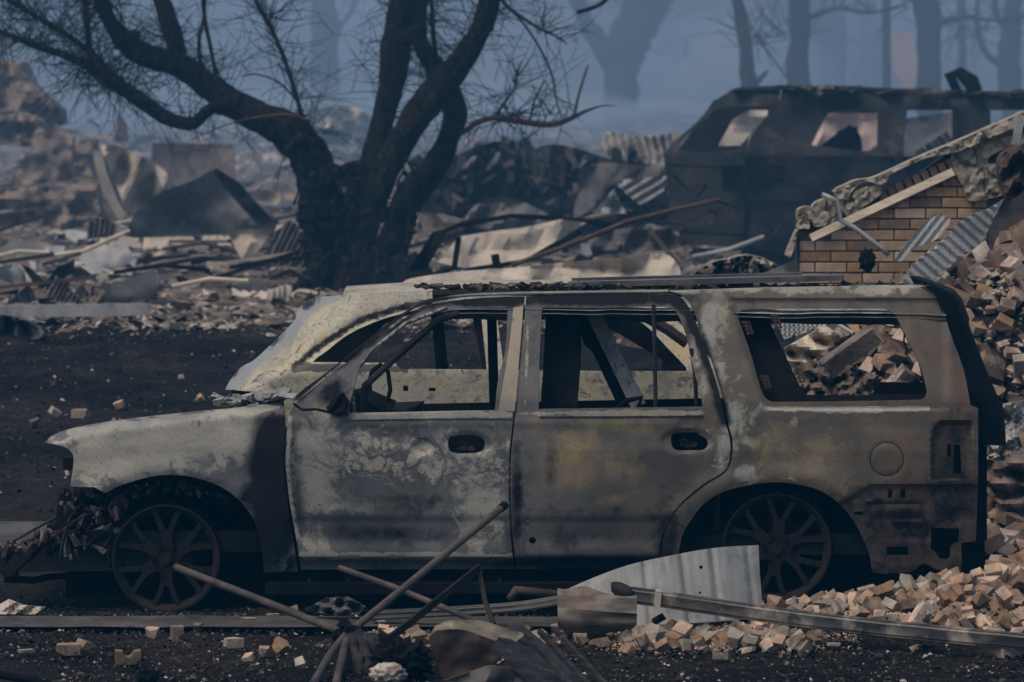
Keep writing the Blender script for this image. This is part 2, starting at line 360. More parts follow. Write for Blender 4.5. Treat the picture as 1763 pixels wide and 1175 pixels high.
# ------------------------------------------------------------------ ground, air
xs = sorted(set([round(-6 + 0.09 * i, 3) for i in range(134)] + [s * (6.2 + 0.5 * i ** 1.75) for i in range(0, 60, 1) for s in (-1, 1)]))
ys = [6 + 0.5 * i for i in range(22)] + [17 + 0.13 * i for i in range(100)] + [30 + 0.3 * i for i in range(110)] + [63 + 0.9 * i ** 1.35 for i in range(90)] + [900, 1600, 2600]
V = []
for y in ys:
    for x in xs:
        a = 0.012 + (0.03 if y < 34 else 0.06 if y < 70 else 0.2) * (1 if y > 23.5 else 0.4)
        V.append((x, y, G(x, y) + a * (mn.fractal(Vector((x * 1.6, y * 1.6, 0)), 0.7, 2.1, 4) if y < 120 else 0) - 0.01))
nx = len(xs)
Fc = [(j * nx + i, j * nx + i + 1, (j + 1) * nx + i + 1, (j + 1) * nx + i) for j in range(len(ys) - 1) for i in range(nx - 1)]
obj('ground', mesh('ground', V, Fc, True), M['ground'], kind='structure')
M['concrete'] = simple('sooty_concrete', (0.04, 0.036, 0.034), (0.08, 0.072, 0.065), 3, c3=(0.015, 0.015, 0.015), sc3=14, lo3=0.55, hi3=0.65, bump=0.3)
def strip(name, x0, x1, y0, y1, lift=0.012):
    V = []; Fc = []; n = 60
    for i in range(n + 1):
        x = x0 + (x1 - x0) * i / n
        for k in range(5):
            y = y0 + (y1 - y0) * k / 4 + 0.05 * mn.noise(Vector((x * 2, k * 3.0 + y0, 0)))
            V.append((x, y, G(x, y) + lift + 0.01 * mn.noise(Vector((x * 3, y * 3, 1)))))
    for i in range(n):
        for k in range(4): a = i * 5 + k; Fc.append((a, a + 5, a + 6, a + 1))
    return obj(name, mesh(name, V, Fc, True), M['concrete'], kind='structure')
strip('path', -5.5, 1.3, 21.28, 21.72, 0.02)
strip('path', -6.5, -1.4, 24.3, 25.4, 0.03)
# a far wood lost in the smoke
V = []; Fc = []
parts = []
for i in range(560):
    x = R.uniform(-42, 42); y = R.uniform(128, 300); h = R.uniform(5, 7.2); w = R.choice((R.uniform(.15, .5), R.uniform(.15, .5), R.uniform(.8, 3.5)))
    V0, F0 = tube([(x, y, 2.0), (x + R.uniform(-.5, .5), y, 2 + h * .5), (x + R.uniform(-1, 1), y, 2 + h)], [w * .9, w, w * .6], 7, 0.5, seed=i)
    parts.append((V0, F0))
quick('far_wood', parts, M['farwood'], kind='stuff')
# ------------------------------------------------------------------ air full of smoke
hm = bpy.data.materials.new('smoke_air'); hm.use_nodes = True; t = hm.node_tree
t.nodes.remove(t.nodes['Principled BSDF'])
pv = t.nodes.new('ShaderNodeVolumePrincipled'); pv.inputs['Color'].default_value = (0.05, 0.48, 0.95, 1); pv.inputs['Density'].default_value = 0.0014
pv.inputs['Anisotropy'].default_value = 0.0
t.links.new(pv.outputs[0], t.nodes['Material Output'].inputs['Volume'])
o = quick('haze', [box((0, 1400, 3.5), (6000, 3200, 13))], hm, kind='stuff')

hm2 = hm.copy(); hm2.name = 'smoke_bank'; hm2.node_tree.nodes['Principled Volume'].inputs['Density'].default_value = 0.011
hm2.node_tree.nodes['Principled Volume'].inputs['Color'].default_value = (0.48, 0.635, 0.86, 1)
quick('smoke_bank', [box((0, 265, 4.2), (700, 400, 9.4))], hm2, kind='stuff')
hm3 = hm2.copy(); hm3.node_tree.nodes['Principled Volume'].inputs['Density'].default_value = 0.004
quick('thin_smoke', [box((0, 255, 4.3), (720, 438, 9.8))], hm3, kind='stuff')

# ------------------------------------------------------------------ the burnt car in front
CT = rad(-3.0); CX, CY = -1.709, 22.1; ct, st = math.cos(CT), math.sin(CT)
def CP(px, py, w):
    kx = (px - 881.5) / F
    d = (w - CX * st + CY * ct) / (ct - kx * st)
    return ((d * kx - CX) * ct + (d - CY) * st, w, CH - (py - HZ) / F * d)
def sideW(z):                               # how far the body side leans inwards at height z
    w = 0.0
    if z > 0.93: w += 0.20 * ((z - 0.93) / 0.55) ** 1.15
    if z < 0.62: w += 0.05 * ((0.62 - z) / 0.45) ** 2
    w += 0.02 * max(0, 1 - abs(z - 0.93) / 0.12)
    return w
def near(px, py, rel=0.0):
    w = 0.03
    for _ in range(4): z = CP(px, py, w)[2]; w = sideW(z)
    return CP(px, py, w - rel)
def ss(a, b, x):
    t = min(1, max(0, (x - a) / (b - a))); return t * t * (3 - 2 * t)
def seg_d(px, py, pts, closed=False):
    m = 1e9; n = len(pts)
    for i in range(n if closed else n - 1):
        x0, y0 = pts[i][:2]; x1, y1 = pts[(i + 1) % n][:2]; dx, dy = x1 - x0, y1 - y0
        t = min(1, max(0, ((px - x0) * dx + (py - y0) * dy) / max(1e-9, dx * dx + dy * dy)))
        m = min(m, math.hypot(px - x0 - t * dx, py - y0 - t * dy))
    return m
ARCHR = (1333, 950, 172, 122); ARCHF = (283, 960, 172, 140)
def relief(px, py):
    r = 0.0
    if 495 < px < 1170:                     # door mouldings
        r -= 0.010 * ss(888, 899, py)
        r += 0.016 * ss(925, 955, py) * (1 - ss(958, 968, py)); r -= 0.03 * ss(957, 976, py)
        r += 0.008 * math.exp(-((py - 728) / 9.0) ** 2)
    for cx, cy, rx, ry in ((802, 765, 44, 20), (1182, 760, 44, 20)):   # handle recess
        q = math.hypot((px - cx) / rx, (py - cy) / ry); r -= 0.014 * (1 - ss(0.82, 1.12, q))
    q = math.hypot((px - 727) / 22, (py - 770) / 17); r -= 0.02 * (1 - ss(0.5, 1.0, q)) * (1 if py > 758 else 0.4)
    if px > 1235:
        if 1252 < px: # sunk field round the rear side window
            inside = (1 - ss(1250, 1262, 1262 + (1256 - px) + 0.36 * (py - 516))) if px < 1330 else 1
            f = ss(512, 520, py) * (1 - ss(703, 709, py)) * ss(0, 10, px - (1252 + 0.33 * (py - 516))) * (1 - ss(1618, 1640, px))
            r -= 0.014 * f
        q = math.hypot(px - 1527, py - 791); r -= 0.003 * math.exp(-((q - 29) / 2.6) ** 2)   # fuel flap ring
        if py > 815: # bumper mount area is sunk below a slanted edge
            f = ss(0, 8, py - (833 + max(0, 1500 - px) * 0.55)) ; r -= 0.022 * f * ss(1438, 1450, px)
            for bx0, by0, bx1, by1, dep in ((1462, 842, 1500, 860, 1), (1500, 872, 1585, 888, -1), (1540, 905, 1600, 930, 1), (1490, 866, 1594, 894, 1), (1640, 880, 1676, 900, 1)):
                q = ss(bx0 - 4, bx0 + 3, px) * (1 - ss(bx1 - 3, bx1 + 4, px)) * ss(by0 - 4, by0 + 3, py) * (1 - ss(by1 - 3, by1 + 4, py))
                r -= 0.010 * q * dep
        if px > 1590 and 715 < py < 828: # lamp housing pocket
            q = ss(0, 7, px - (1602 + max(0, 760 - py) ** 2 * 0.012)) * ss(724, 732, py) * (1 - ss(1664, 1676, px)); r -= 0.05 * q
        if 1655 < px and py > 705: r += 0.004
    for (cx, cy, rx, ry) in (ARCHR, ARCHF): # flared arches
        q = math.hypot((px - cx) / rx, (py - cy) / ry)
        if py < cy + 40: r += 0.016 * math.exp(-((q - 1.08) / 0.16) ** 2)
    if px < 497 and py < 760: r -= 0.11 * (1 - ss(0, 34, py - (690 + max(0, 420 - px) * 0.115 + max(0, 160 - px) * 0.25))) ** 2   # shoulder of the wing rolls inwards
    if px < 190: r -= 0.10 * ((190 - px) / 110) ** 2
    if px > 1560: r -= 0.055 * ((px - 1560) / 125) ** 2
    r += 0.002 * mn.noise(Vector((px / 40, py / 40, 3)))
    return r
BL = { # painted-burn masks: pale with painted highlights, yellow, soot and dark edges, flaked cells; (x, y, rx, ry, angle, strength)
 'r': [(250, 770, 150, 55, -8, .72), (380, 750, 80, 45, 0, .7), (760, 780, 120, 70, 0, .42), (600, 770, 70, 50, 0, .45), (150, 790, 40, 50, 0, .6), (180, 745, 110, 18, -10, .55), (545, 800, 45, 110, 0, .6), (620, 870, 100, 30, 0, .4), (820, 860, 50, 90, 0, .55), (690, 957, 190, 6, 0, .75), (545, 935, 30, 40, 0, .5), (560, 720, 60, 10, 0, .5), (840, 600, 10, 10, 0, .2), (502, 800, 6, 100, -4, .75), (1215, 560, 30, 80, 20, .62), (1270, 730, 40, 90, 15, .5), (1290, 820, 50, 30, 30, .45), (1000, 958, 200, 4, 0, .35), (1060, 712, 150, 5, 0, .7), (740, 712, 130, 6, 0, .7), (1450, 500, 200, 9, 0, .5), (1180, 500, 120, 8, 0, .6), (950, 497, 220, 6, 0, .6), (1450, 706, 130, 3, 0, .75), (1400, 735, 150, 30, 0, .28), (700, 905, 130, 12, 0, .35), (780, 518, 40, 12, 0, 0), (1230, 640, 25, 60, 15, .5)],  # narrow strips on wing top and door ridge are painted highlights
 'g': [(985, 790, 55, 62, 20, .62), (1070, 800, 50, 38, 30, .5), (1050, 735, 120, 16, 0, .5), (1060, 858, 60, 12, -15, .42), (920, 735, 25, 25, 0, .4), (1400, 790, 70, 40, -15, .5), (1330, 760, 60, 50, 0, .42), (1430, 508, 150, 12, 0, .36), (1250, 560, 30, 60, 0, .35), (1500, 740, 90, 25, 0, .33), (1090, 708, 110, 6, 0, .5), (1560, 600, 30, 90, -15, .3)],
 'b': [(566, 674, 30, 24, -38, .62), (1580, 960, 160, 45, 0, .42), (1250, 990, 60, 60, 0, .7), (1640, 860, 60, 60, 0, .6), (1010, 970, 160, 12, 0, .8), (700, 745, 60, 10, 0, .5), (1300, 850, 60, 14, -20, .5), (1010, 880, 130, 12, 0, .35), (960, 640, 10, 80, 0, .3), (890, 860, 10, 110, 0, .6), (700, 860, 140, 12, 0, .45), (467, 800, 30, 80, 3, 1.2), (475, 880, 36, 90, 0, 1.0), (480, 740, 18, 40, 0, .8), (430, 850, 25, 40, 0, .6), (485, 960, 30, 40, 0, .35), (700, 870, 90, 22, 0, .42), (650, 920, 110, 22, 0, .5), (890, 930, 22, 70, 0, .45), (520, 850, 12, 12, 0, 0), (1000, 930, 130, 30, 0, .35), (1165, 850, 30, 40, 30, .35), (1150, 930, 30, 60, 0, .6), (950, 800, 14, 55, 0, .45), (1560, 900, 130, 80, 0, .55), (1640, 780, 40, 60, 0, .5), (1190, 560, 16, 90, 18, .55), (1240, 720, 12, 80, 12, .4), (1030, 515, 170, 12, 0, .85), (840, 518, 120, 10, 0, .85), (650, 570, 130, 14, -37, .7), (560, 640, 70, 14, -38, .5), (1380, 985, 400, 30, 0, .5), (1330, 830, 150, 14, 0, .35), (1430, 860, 40, 30, 40, .4), (285, 830, 120, 12, 0, .35), (700, 978, 190, 9, 0, .4), (905, 620, 14, 90, 0, .3), (1480, 515, 170, 4, 0, .35), (660, 738, 200, 10, 0, .2)],  # soot patches; also dark strips along door bottoms and recess edge
 'a': [(690, 770, 110, 28, 8, .62), (700, 805, 130, 22, 3, .62), (600, 800, 40, 25, 0, .45), (850, 790, 26, 45, -15, .6), (760, 825, 90, 12, 0, .55), (1210, 600, 22, 100, 15, .35), (1240, 780, 25, 40, 0, .3)],
}
for k in BL: BL[k] = [(x, y, rx, ry, math.cos(rad(a)), math.sin(rad(a)), s) for x, y, rx, ry, a, s in BL[k]]
SOOTL = [(515, 682), (560, 640), (625, 596), (690, 548), (735, 522), (800, 516), (905, 513), (1150, 511), (1188, 540), (1225, 640), (1248, 725)]
PALEL = [([(498, 720), (494, 800), (501, 870), (512, 925)], 4, .9), ([(600, 718), (880, 715)], 5, .8), ([(928, 713), (1208, 710)], 4, .8), ([(1318, 704), (1600, 702)], 3, .8), ([(735, 509), (903, 502), (1150, 500)], 3, .8), ([(1150, 497), (1590, 494)], 5, .6), ([(520, 956), (880, 958)], 4, .8), ([(525, 930), (560, 955)], 10, .6), ([(1262, 840), (1300, 826), (1360, 824), (1420, 842)], 4, .4), ([(120, 745), (300, 722), (480, 700)], 8, .7), ([(908, 560), (905, 700)], 4, .5)]  # ash-white edges, plus painted highlights on roof rail, wing top and door ridge
def bmask(px, py):
    o = []
    for k in 'rgba':
        v = 0
        for x, y, rx, ry, c, s, q in BL[k]:
            dx, dy = px - x, py - y
            if abs(dx) > 3 * max(rx, ry) or abs(dy) > 3 * max(rx, ry): continue
            a = (dx * c + dy * s) / rx; b = (-dx * s + dy * c) / ry; e = a * a + b * b
            if e < 6: v = max(v, q * (math.exp(-e * 0.55)))
        o.append(v)
    q = seg_d(px, py, SOOTL); o[2] = max(o[2], .72 * math.exp(-(q / 15) ** 2))
    for ln, w_, s_ in PALEL: q = seg_d(px, py, ln); o[0] = max(o[0], s_ * math.exp(-(q / w_) ** 2)); o[2] *= 1 - .8 * math.exp(-(q / w_) ** 2)
    return tuple(o)
car = thing('burnt_car', 'long grey burnt-out four-door car on bare wheel rims, nearest the viewer, spanning the picture', 'car', (CX, CY, 0), CT)
def cpanel(name, outline, holes=(), mat='paint', th=0.03, grid=5, rel=relief, off=0.0, parent=car, step=6, **kw):
    ol = cr(outline, step); hs = [cr(h, step) for h in holes]
    v2, tr = fill(ol, hs, grid)
    me = solid(name, v2, tr, lambda x, y: near(x, y, (rel(x, y) if rel else 0) - off), (0, th, 0), bmask if mat in ('paint', 'cream') else None)
    return obj(name, me, M[mat], parent, **kw)
def D(*p):                                  # doubles a point: a sharp corner
    return [p, p]
archF = [(453, 960), (451, 949), (438, 898), (411, 861), (377, 837), (332, 822), (291, 818), (251, 823), (206, 837)]
fend = D(77, 762) + [(92, 749), (128, 737), (196, 725), (298, 713), (400, 703)] + D(488, 692) + [(491, 740), (488, 800), (495, 866), (503, 917)] + D(513, 984) + D(454, 986) + archF + D(181, 849) + D(162, 839) + D(121, 838) + [(126, 803), (125, 782), (111, 770)]
cpanel('front_wing', fend)
doorF = D(497, 714) + [(491, 777), (493, 815), (499, 866), (508, 917)] + D(518, 981) + D(885, 980) + [(878, 904), (876, 802)] + D(883, 724) + [(888, 668), (897, 580)] + D(903, 511) + [(860, 512), (801, 516), (735, 526), (713, 537), (668, 570), (624, 603), (580, 637)] + D(513, 689)
winF = D(602, 712) + [(601, 700), (612, 660), (622, 630)] + [(677, 577), (700, 561), (735, 544), (779, 535)] + D(874, 531) + [(870, 602), (857, 657)] + D(852, 707)
handF = [(771, 764), (774, 753), (790, 750), (815, 750), (831, 755), (835, 765), (830, 777), (812, 781), (785, 781), (774, 776)]
cpanel('front_door', doorF, [winF, handF])
doorR = D(886, 724) + [(879, 802), (881, 904)] + D(889, 980) + D(1131, 978) + [(1134, 963), (1138, 930), (1148, 902), (1166, 874), (1187, 853), (1212, 833), (1247, 811), (1256, 789), (1257, 759), (1250, 731), (1237, 673), (1219, 616), (1197, 553), (1183, 525), (1169, 511), (1144, 505)] + D(906, 511) + [(900, 580), (891, 668)]
winR = D(927, 705) + [(928, 639)] + D(933, 530) + [(1125, 529), (1148, 529), (1164, 537), (1173, 555), (1182, 582), (1189, 616), (1198, 650), (1207, 680)] + D(1209, 701)
handR = [(1155, 760), (1157, 749), (1170, 745), (1198, 745), (1206, 750), (1217, 757), (1219, 765), (1212, 775), (1190, 776), (1162, 775)]
hole = lambda cx, cy, r: [(cx + r * math.cos(k * 1.047), cy + r * math.sin(k * 1.047)) for k in range(6)]
cpanel('rear_door', doorR, [winR, handR, hole(917, 931, 6.5)])
archR = [(1501, 984), (1498, 959), (1488, 932), (1467, 894), (1440, 863), (1406, 843), (1365, 833), (1324, 831), (1283, 837), (1243, 848), (1212, 868), (1189, 897), (1174, 925)]
quar = D(1135, 976) + [(1137, 963), (1141, 930), (1151, 902), (1169, 874), (1190, 856), (1215, 836), (1250, 813), (1260, 789), (1261, 759), (1254, 731), (1241, 673), (1223, 616), (1201, 553), (1187, 523), (1172, 508)] + D(1150, 501) + [(1300, 496), (1450, 493), (1572, 491), (1602, 497), (1618, 519), (1638, 579), (1659, 637)] + D(1671, 698) + D(1684, 704) + D(1684, 828) + D(1680, 932) + D(1655, 935) + [(1654, 979)] + [(1637, 984), (1610, 980), (1600, 973), (1586, 972), (1569, 985)] + D(1522, 988) + D(1502, 986) + archR + D(1165, 972)
winQ = [(1279, 533), (1285, 532)] + D(1522, 532) + [(1541, 543), (1561, 584), (1582, 625), (1595, 669), (1594, 683), (1585, 689)] + [(1333, 693), (1320, 688), (1311, 673), (1292, 608), (1272, 550), (1271, 540)]
slotL = D(1631, 765) + D(1637, 765) + D(1637, 787) + D(1631, 787)
slotM = D(1643, 766) + D(1653, 766) + D(1656, 816) + D(1641, 816)
hb1 = D(1603, 909) + D(1652, 910) + D(1650, 935) + [(1638, 940), (1634, 962), (1618, 962), (1610, 950)] + D(1603, 947)
hb2 = D(1527, 941) + D(1564, 942) + D(1564, 957) + D(1526, 956)
hb3 = D(1471, 881) + D(1486, 881) + D(1486, 887) + D(1471, 887)
hb4 = D(1529, 843) + D(1537, 843) + D(1536, 858) + D(1528, 858); fcirc = [(1527 + 29.5 * math.cos(k * .3307), 791 + 29.5 * math.sin(k * .3307)) for k in range(19)]; hb5 = D(1550, 843) + D(1559, 843) + D(1559, 858) + D(1550, 858)
cpanel('rear_quarter_panel', quar, [winQ, slotL, slotM, hb1, hb2, hb3, hb4, hb5, fcirc])
cpanel('fuel_flap', [(1527 + 28 * math.cos(k * .3307), 791 + 28 * math.sin(k * .3307)) for k in range(19)], off=.002)
# front pillar and roof rail seen beside the door frames
pil = D(501, 690) + [(518, 674), (556, 646), (593, 617), (640, 579), (680, 548), (713, 528), (735, 517), (801, 507)] + D(903, 503) + [(1020, 501)] + D(1150, 499) + D(1150, 503) + [(1020, 506)] + D(903, 508) + [(801, 512), (735, 523), (711, 533), (664, 567), (620, 600), (576, 634)] + D(511, 690)
cpanel('front_pillar', pil, rel=None, grid=6)
# window openings' inner edges, channels and trims
cpanel('pillar_trim', D(858, 708) + [(866, 660), (876, 599)] + D(884, 530) + D(901, 527) + [(897, 580)] + D(886, 708), mat='sheetbrown', rel=None, off=-0.012, th=0.01)
bpy.data.objects['pillar_trim'].data.materials[0] = simple('tan_pillar_metal', (0.3, 0.25, 0.185), (0.23, 0.195, 0.15), 5, rough=0.5, c3=(0.1, 0.1, 0.1), sc3=9, lo3=0.56, hi3=0.62, bump=0.2)
cpanel('window_sill_strip', D(600, 714) + [(700, 713), (800, 709)] + D(884, 707) + D(883, 722) + [(800, 721), (700, 722)] + D(598, 724), mat='paint', rel=None, off=-0.012, th=0.01)
cpanel('window_sill_strip', D(930, 707) + D(1205, 703) + D(1210, 716) + D(928, 718), mat='paint', rel=None, off=-0.012, th=0.01)
def ctube(name, pts, w, r, mat='darksteel', seg=8, jit=0.0, parent=car, sx=1.0, **kw):
    path = [CP(x, y, w if not hasattr(w, '__len__') else w[i]) for i, (x, y) in enumerate(pts)]
    return quick(name, [tube(path, r, seg, jit, sx=sx)], M[mat], parent, True, 40, **kw)
ctube('window_channel', [(625, 712), (628, 665), (690, 608), (754, 552), (790, 540)], 0.13, 0.018)
ctube('window_channel', [(610, 712), (606, 650), (640, 604), (700, 556), (770, 530)], 0.10, 0.010, 'paint')
ctube('window_channel', [(1125, 525), (1127, 600), (1129, 706)], 0.10, 0.010)
ctube('window_channel', [(1190, 600), (1197, 650), (1199, 704)], 0.12, 0.010)
ctube('door_mirror_stub', [(566, 708), (574, 700), (582, 686), (590, 680), (596, 692), (590, 706), (578, 712)], 0.0, 0.022, 'char', 9, 0.35)
ctube('wiper_cable', [(505, 695), (520, 706), (545, 705), (575, 712), (600, 712)], -0.01, 0.007, 'char', 6)
# pillars inside: dark centre pillar, fallen roof bow, inner rear frame
cpanel('centre_pillar', D(940, 530) + D(996, 530) + [(999, 600), (996, 660)] + D(992, 706) + D(930, 706) + [(936, 620)], mat='char', rel=None, off=0.2, th=0.12)
def cbar(name, a, b, w0, w1, wd, ht, mat):
    return quick(name, [bar(CP(a[0], a[1], w0), CP(b[0], b[1], w1), wd, ht, (0, 1, 0))], M[mat], car)
M['ashbeam'] = simple('ash_grey_beam', (0.26, 0.26, 0.24), (0.15, 0.15, 0.145), 9, c3=(0.05, 0.05, 0.05), sc3=30, bump=0.6)
cbar('fallen_roof_bow', (1016, 526), (1100, 700), 0.5, 0.45, 0.075, 0.05, 'ashbeam')
cbar('fallen_roof_bow', (996, 524), (1078, 700), 0.6, 0.55, 0.07, 0.09, 'char')
ctube('hanging_strap', [(990, 540), (1010, 590), (1048, 627), (1062, 660), (1088, 700)], 0.7, 0.016, 'darksteel')
ctube('hanging_strap', [(1062, 704), (1080, 690), (1104, 685), (1098, 704)], 0.35, 0.014, 'char')
inner = D(1262, 522) + D(1600, 522) + [(1606, 600)] + D(1608, 700) + D(1290, 704)
innh = D(1321, 532) + D(1536, 532) + [(1560, 584), (1581, 625)] + D(1592, 680) + [(1400, 681), (1384, 677), (1371, 652), (1346, 600), (1330, 566)]
cpanel('inner_rear_frame', inner, [innh], mat='char', rel=None, off=0.13, th=0.03, grid=9)
for (x, y) in ((1284, 553), (1315, 646), (1333, 543), (1374, 636)):
    w = 0.14 if x < 1320 else 0.20
    hs = [hole(x - 3 + (k % 2) * 7 + (k // 2) * 1.5, y + 6 + (k // 2) * 6, 2.0) for k in range(6)]
    v2, tr = fill(D(x - 8, y) + D(x + 7, y) + D(x + 14, y + 22) + D(x + 2, y + 24), hs, 6)
    obj('perforated_bracket', solid('perforated_bracket', v2, tr, lambda a, b: CP(a, b, w), (0, 0.004, 0)), M['rust'], car)
ctube('dangling_wire', [(1557, 575), (1556, 590), (1561, 598), (1559, 612)], 0.1, 0.005, 'char', 5)
# roof: sagged skin with a rolled edge
V = []; n = 60; m = 26
pts = [(545, 515), (600, 510), (700, 506), (800, 503), (900, 500), (1100, 498), (1300, 494), (1500, 490), (1590, 490)]
for i in range(n + 1):
    a = 1.3 + (3.85 - 1.3) * i / n
    zr = 1.497 + 0.012 * math.sin(a * 1.1)  # rail height
    for k in range(m + 1):
        w = 0.2 + 1.55 * k / m; u = (w - 0.2) / 1.55
        z = zr - 0.02 + 0.035 * math.sin(math.pi * min(1, u * 1.0)) ** 0.5 - 0.10 * math.sin(math.pi * u) ** 2 + 0.012 * mn.fractal(Vector((a * 3, w * 3, 5)), 1, 2, 4)
        sk = max(0, 0.55 - (a - 0.85)) ; z -= 0.10 * sk ** 2
        V.append((a + 0.0 * u, w, z))
Fc = [(i * (m + 1) + k, i * (m + 1) + k + 1, (i + 1) * (m + 1) + k + 1, (i + 1) * (m + 1) + k) for i in range(n) for k in range(m)]
Vb = [(a, b, c - 0.02) for a, b, c in V]; k0 = len(V)
obj('roof', mesh('roof', V + Vb, Fc + [tuple(q + k0 for q in f[::-1]) for f in Fc], True), M['ashbeam'], car)
# far side of the body
FW = 1.88
def farp(name, outline, holes=(), mat='darksteel', w=FW, grid=10, th=-0.03):
    v2, tr = fill(cr(outline, 12), [cr(h, 12) for h in holes], grid)
    return obj(name, solid(name, v2, tr, lambda x, y: CP(x, y, w), (0, th, 0), bmask if mat == 'paint' else None), M[mat], car)
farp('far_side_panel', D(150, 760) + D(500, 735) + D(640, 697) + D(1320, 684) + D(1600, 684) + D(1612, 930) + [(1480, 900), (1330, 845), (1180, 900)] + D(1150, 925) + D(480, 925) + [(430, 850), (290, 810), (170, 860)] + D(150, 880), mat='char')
ctube('far_roof_rail', [(745, 508), (900, 503), (1300, 500), (1560, 502)], 1.66, 0.03)
ctube('far_rear_pillar', [(1560, 505), (1615, 600), (1640, 690)], [1.68, 1.76, 1.86], 0.035)
quick('far_centre_post', [bar(CP(846, 520, 1.7), CP(851, 700, 1.86), .05, .04, (0, 1, 0))], M['char'], car)
# floor, bulkhead, dashboard, seats' frames
quick('floor_pan', [box((1.6, 0.95, 0.34), (4.0, 1.74, 0.10)), box((0.75, 0.95, 0.62), (0.06, 1.70, 0.5)), box((1.9, 0.95, 0.2), (3.6, 0.9, 0.2))], M['char'], car)
quick('bulkhead', [box((0.66, 0.95, 0.66), (0.14, 1.6, 0.56))], M['char'], car)
quick('dashboard', [box((0.95, 0.95, 0.86), (0.36, 1.5, 0.14), jit=0.03), box((1.12, 0.5, 0.92), (0.12, 0.5, 0.1), jit=0.02), box((0.93, 0.4, 0.9), (0.2, 0.25, 0.3), Euler((0.1, 0.5, 0)).to_matrix(), 0.02)], M['char'], car)
ctube('steering_wheel', [(640, 640), (655, 628), (668, 640), (672, 672), (664, 702), (650, 708), (638, 690), (636, 660), (640, 640)], 0.45, 0.012, 'char')
for (a0, w0) in ((1.55, 0.5), (1.55, 1.35), (2.5, 0.5), (2.5, 1.35)):
    pr = []
    for dx, dw in ((-.22, -.22), (.22, -.22), (-.22, .22), (.22, .22)): pr.append(tube([(a0 + dx, w0 + dw, 0.36), (a0 + dx, w0 + dw, 0.6)], 0.015, 6))
    pr.append(tube([(a0 - .25, w0 - .22, .6), (a0 + .25, w0 - .22, .6), (a0 + .25, w0 + .22, .6), (a0 - .25, w0 + .22, .6), (a0 - .25, w0 - .22, .6)], 0.018, 6))
    for dw in (-.22, .22): pr.append(tube([(a0 + .24, w0 + dw, .6), (a0 + .38, w0 + dw, .88)], 0.016, 6))
    quick('seat_frame', pr, M['rust'], car)
# underbody, sills, running board, frame rails and bumper beam
quick('sill', [box((1.55, 0.30, 0.17), (2.0, 0.12, 0.12))], M['char'], car)
M['gloss'] = simple('sooty_running_board', (0.003, 0.003, 0.003), (0.007, 0.006, 0.006), 6, rough=0.6)
quick('running_board', [bar(CP(458, 1013, -0.06), CP(1160, 1011, -0.06), 0.10, 0.05, (0, 0, 1)), bar(CP(462, 1004, -0.06), CP(1160, 1003, -0.06), 0.02, 0.012, (0, 0, 1))] + [bar(CP(x, 1003, 0.1), CP(x, 998, -0.03), 0.02, 0.02, (0, 0, 1)) for x in (532, 598, 860, 1060)], M['gloss'], car)
quick('chassis_rail', [bar((-0.25, 0.42, 0.27), (3.9, 0.42, 0.27), 0.09, 0.14), bar((-0.25, 1.42, 0.27), (3.9, 1.42, 0.27), 0.09, 0.14)], M['char'], car)
quick('lamp_housing', [box((CP(1600, 840, .4)[0], .42, .62), (.55, .04, 1.0)), box((CP(1640, 780, .3)[0], .22, .95), (.22, .04, .3))], M['char'], car)
v2, tr = fill(cr(D(90, 935) + [(60, 942)] + D(28, 952) + [(18, 960), (14, 975), (22, 984)] + D(36, 986) + D(112, 984) + [(118, 984)] + D(330, 982) + D(330, 930) + D(114, 927), 10), [hole(88, 953, 4)], 8)
obj('front_frame_horn', solid('front_frame_horn', v2, tr, lambda x, y: CP(x, y, 0.12 + max(0, 40 - x) * 0.002), (0, 0.12, 0)), M['darksteel'], car)
ctube('bumper_beam', [(8, 958), (4, 953), (2, 960), (4, 972), (14, 986), (30, 984)], 0.2, 0.035, 'darksteel', 8, 0.2)
quick('bumper_beam', [tube([(-0.8, 0.2, .24), (-0.74, 0.5, .22), (-0.74, 1.3, .22)], 0.05, 8, 0.1)], M['char'], car, True)
ctube('lower_cross_rail', [(8, 998), (60, 1000), (75, 996), (140, 988), (200, 984)], 0.25, 0.02, 'char', 6, 0.2)
quick('radiator_support', [bar(CP(114, 850, .2), CP(106, 905, .2), .06, .05, (0, 1, 0)), bar(CP(125, 985, .3), CP(124, 1030, .3), .06, .05, (0, 1, 0)), bar(CP(140, 845, .15), CP(143, 925, .2), .05, .03, (0, 1, 0)), bar((-.5, .1, .72), (-.5, 1.7, .62), .06, .06), bar((-.6, .3, .3), (-.55, 1.6, .4), .08, .2)], M['char'], car)
# melted engine bay
pr = []
for i in range(520):
    px = R.choice([R.uniform(112, 215), R.gauss(165, 35), R.uniform(5, 140)]); py = R.uniform(845, 960) if px > 105 else R.uniform(922, 952)
    if px < 60: py = R.uniform(938, 950)
    s = R.uniform(.008, .032); w = R.uniform(0.05, 0.35)
    pr.append(box(CP(px, py, w), (s * R.uniform(.3, 3.2), s * R.uniform(.5, 1.5), s * R.uniform(.2, 1.0)), Euler((R.uniform(0, 3), R.uniform(0, 3), R.uniform(0, 3))).to_matrix(), s * .25))
M['melt'] = simple('melted_engine_debris', (0.02, 0.017, 0.016), (0.07, 0.055, 0.048), 14, c3=(0.25, 0.2, 0.17), sc3=24, lo3=0.62, hi3=0.7, island=.9)
quick('melted_debris', pr, M['melt'], car, kind='stuff')
for k in range(16):
    x0, y0 = R.uniform(110, 215), R.uniform(842, 900); x1, y1 = R.uniform(20, 200), R.uniform(925, 985)
    ctube('hanging_hose', [(x0, y0), ((x0 + x1) / 2 + R.uniform(-14, 14), (y0 + y1) / 2 + R.uniform(-12, 18)), (x1, y1)], R.uniform(.05, .3), R.uniform(.004, .011), R.choice(('char', 'rust', 'darksteel')), 6, .2)
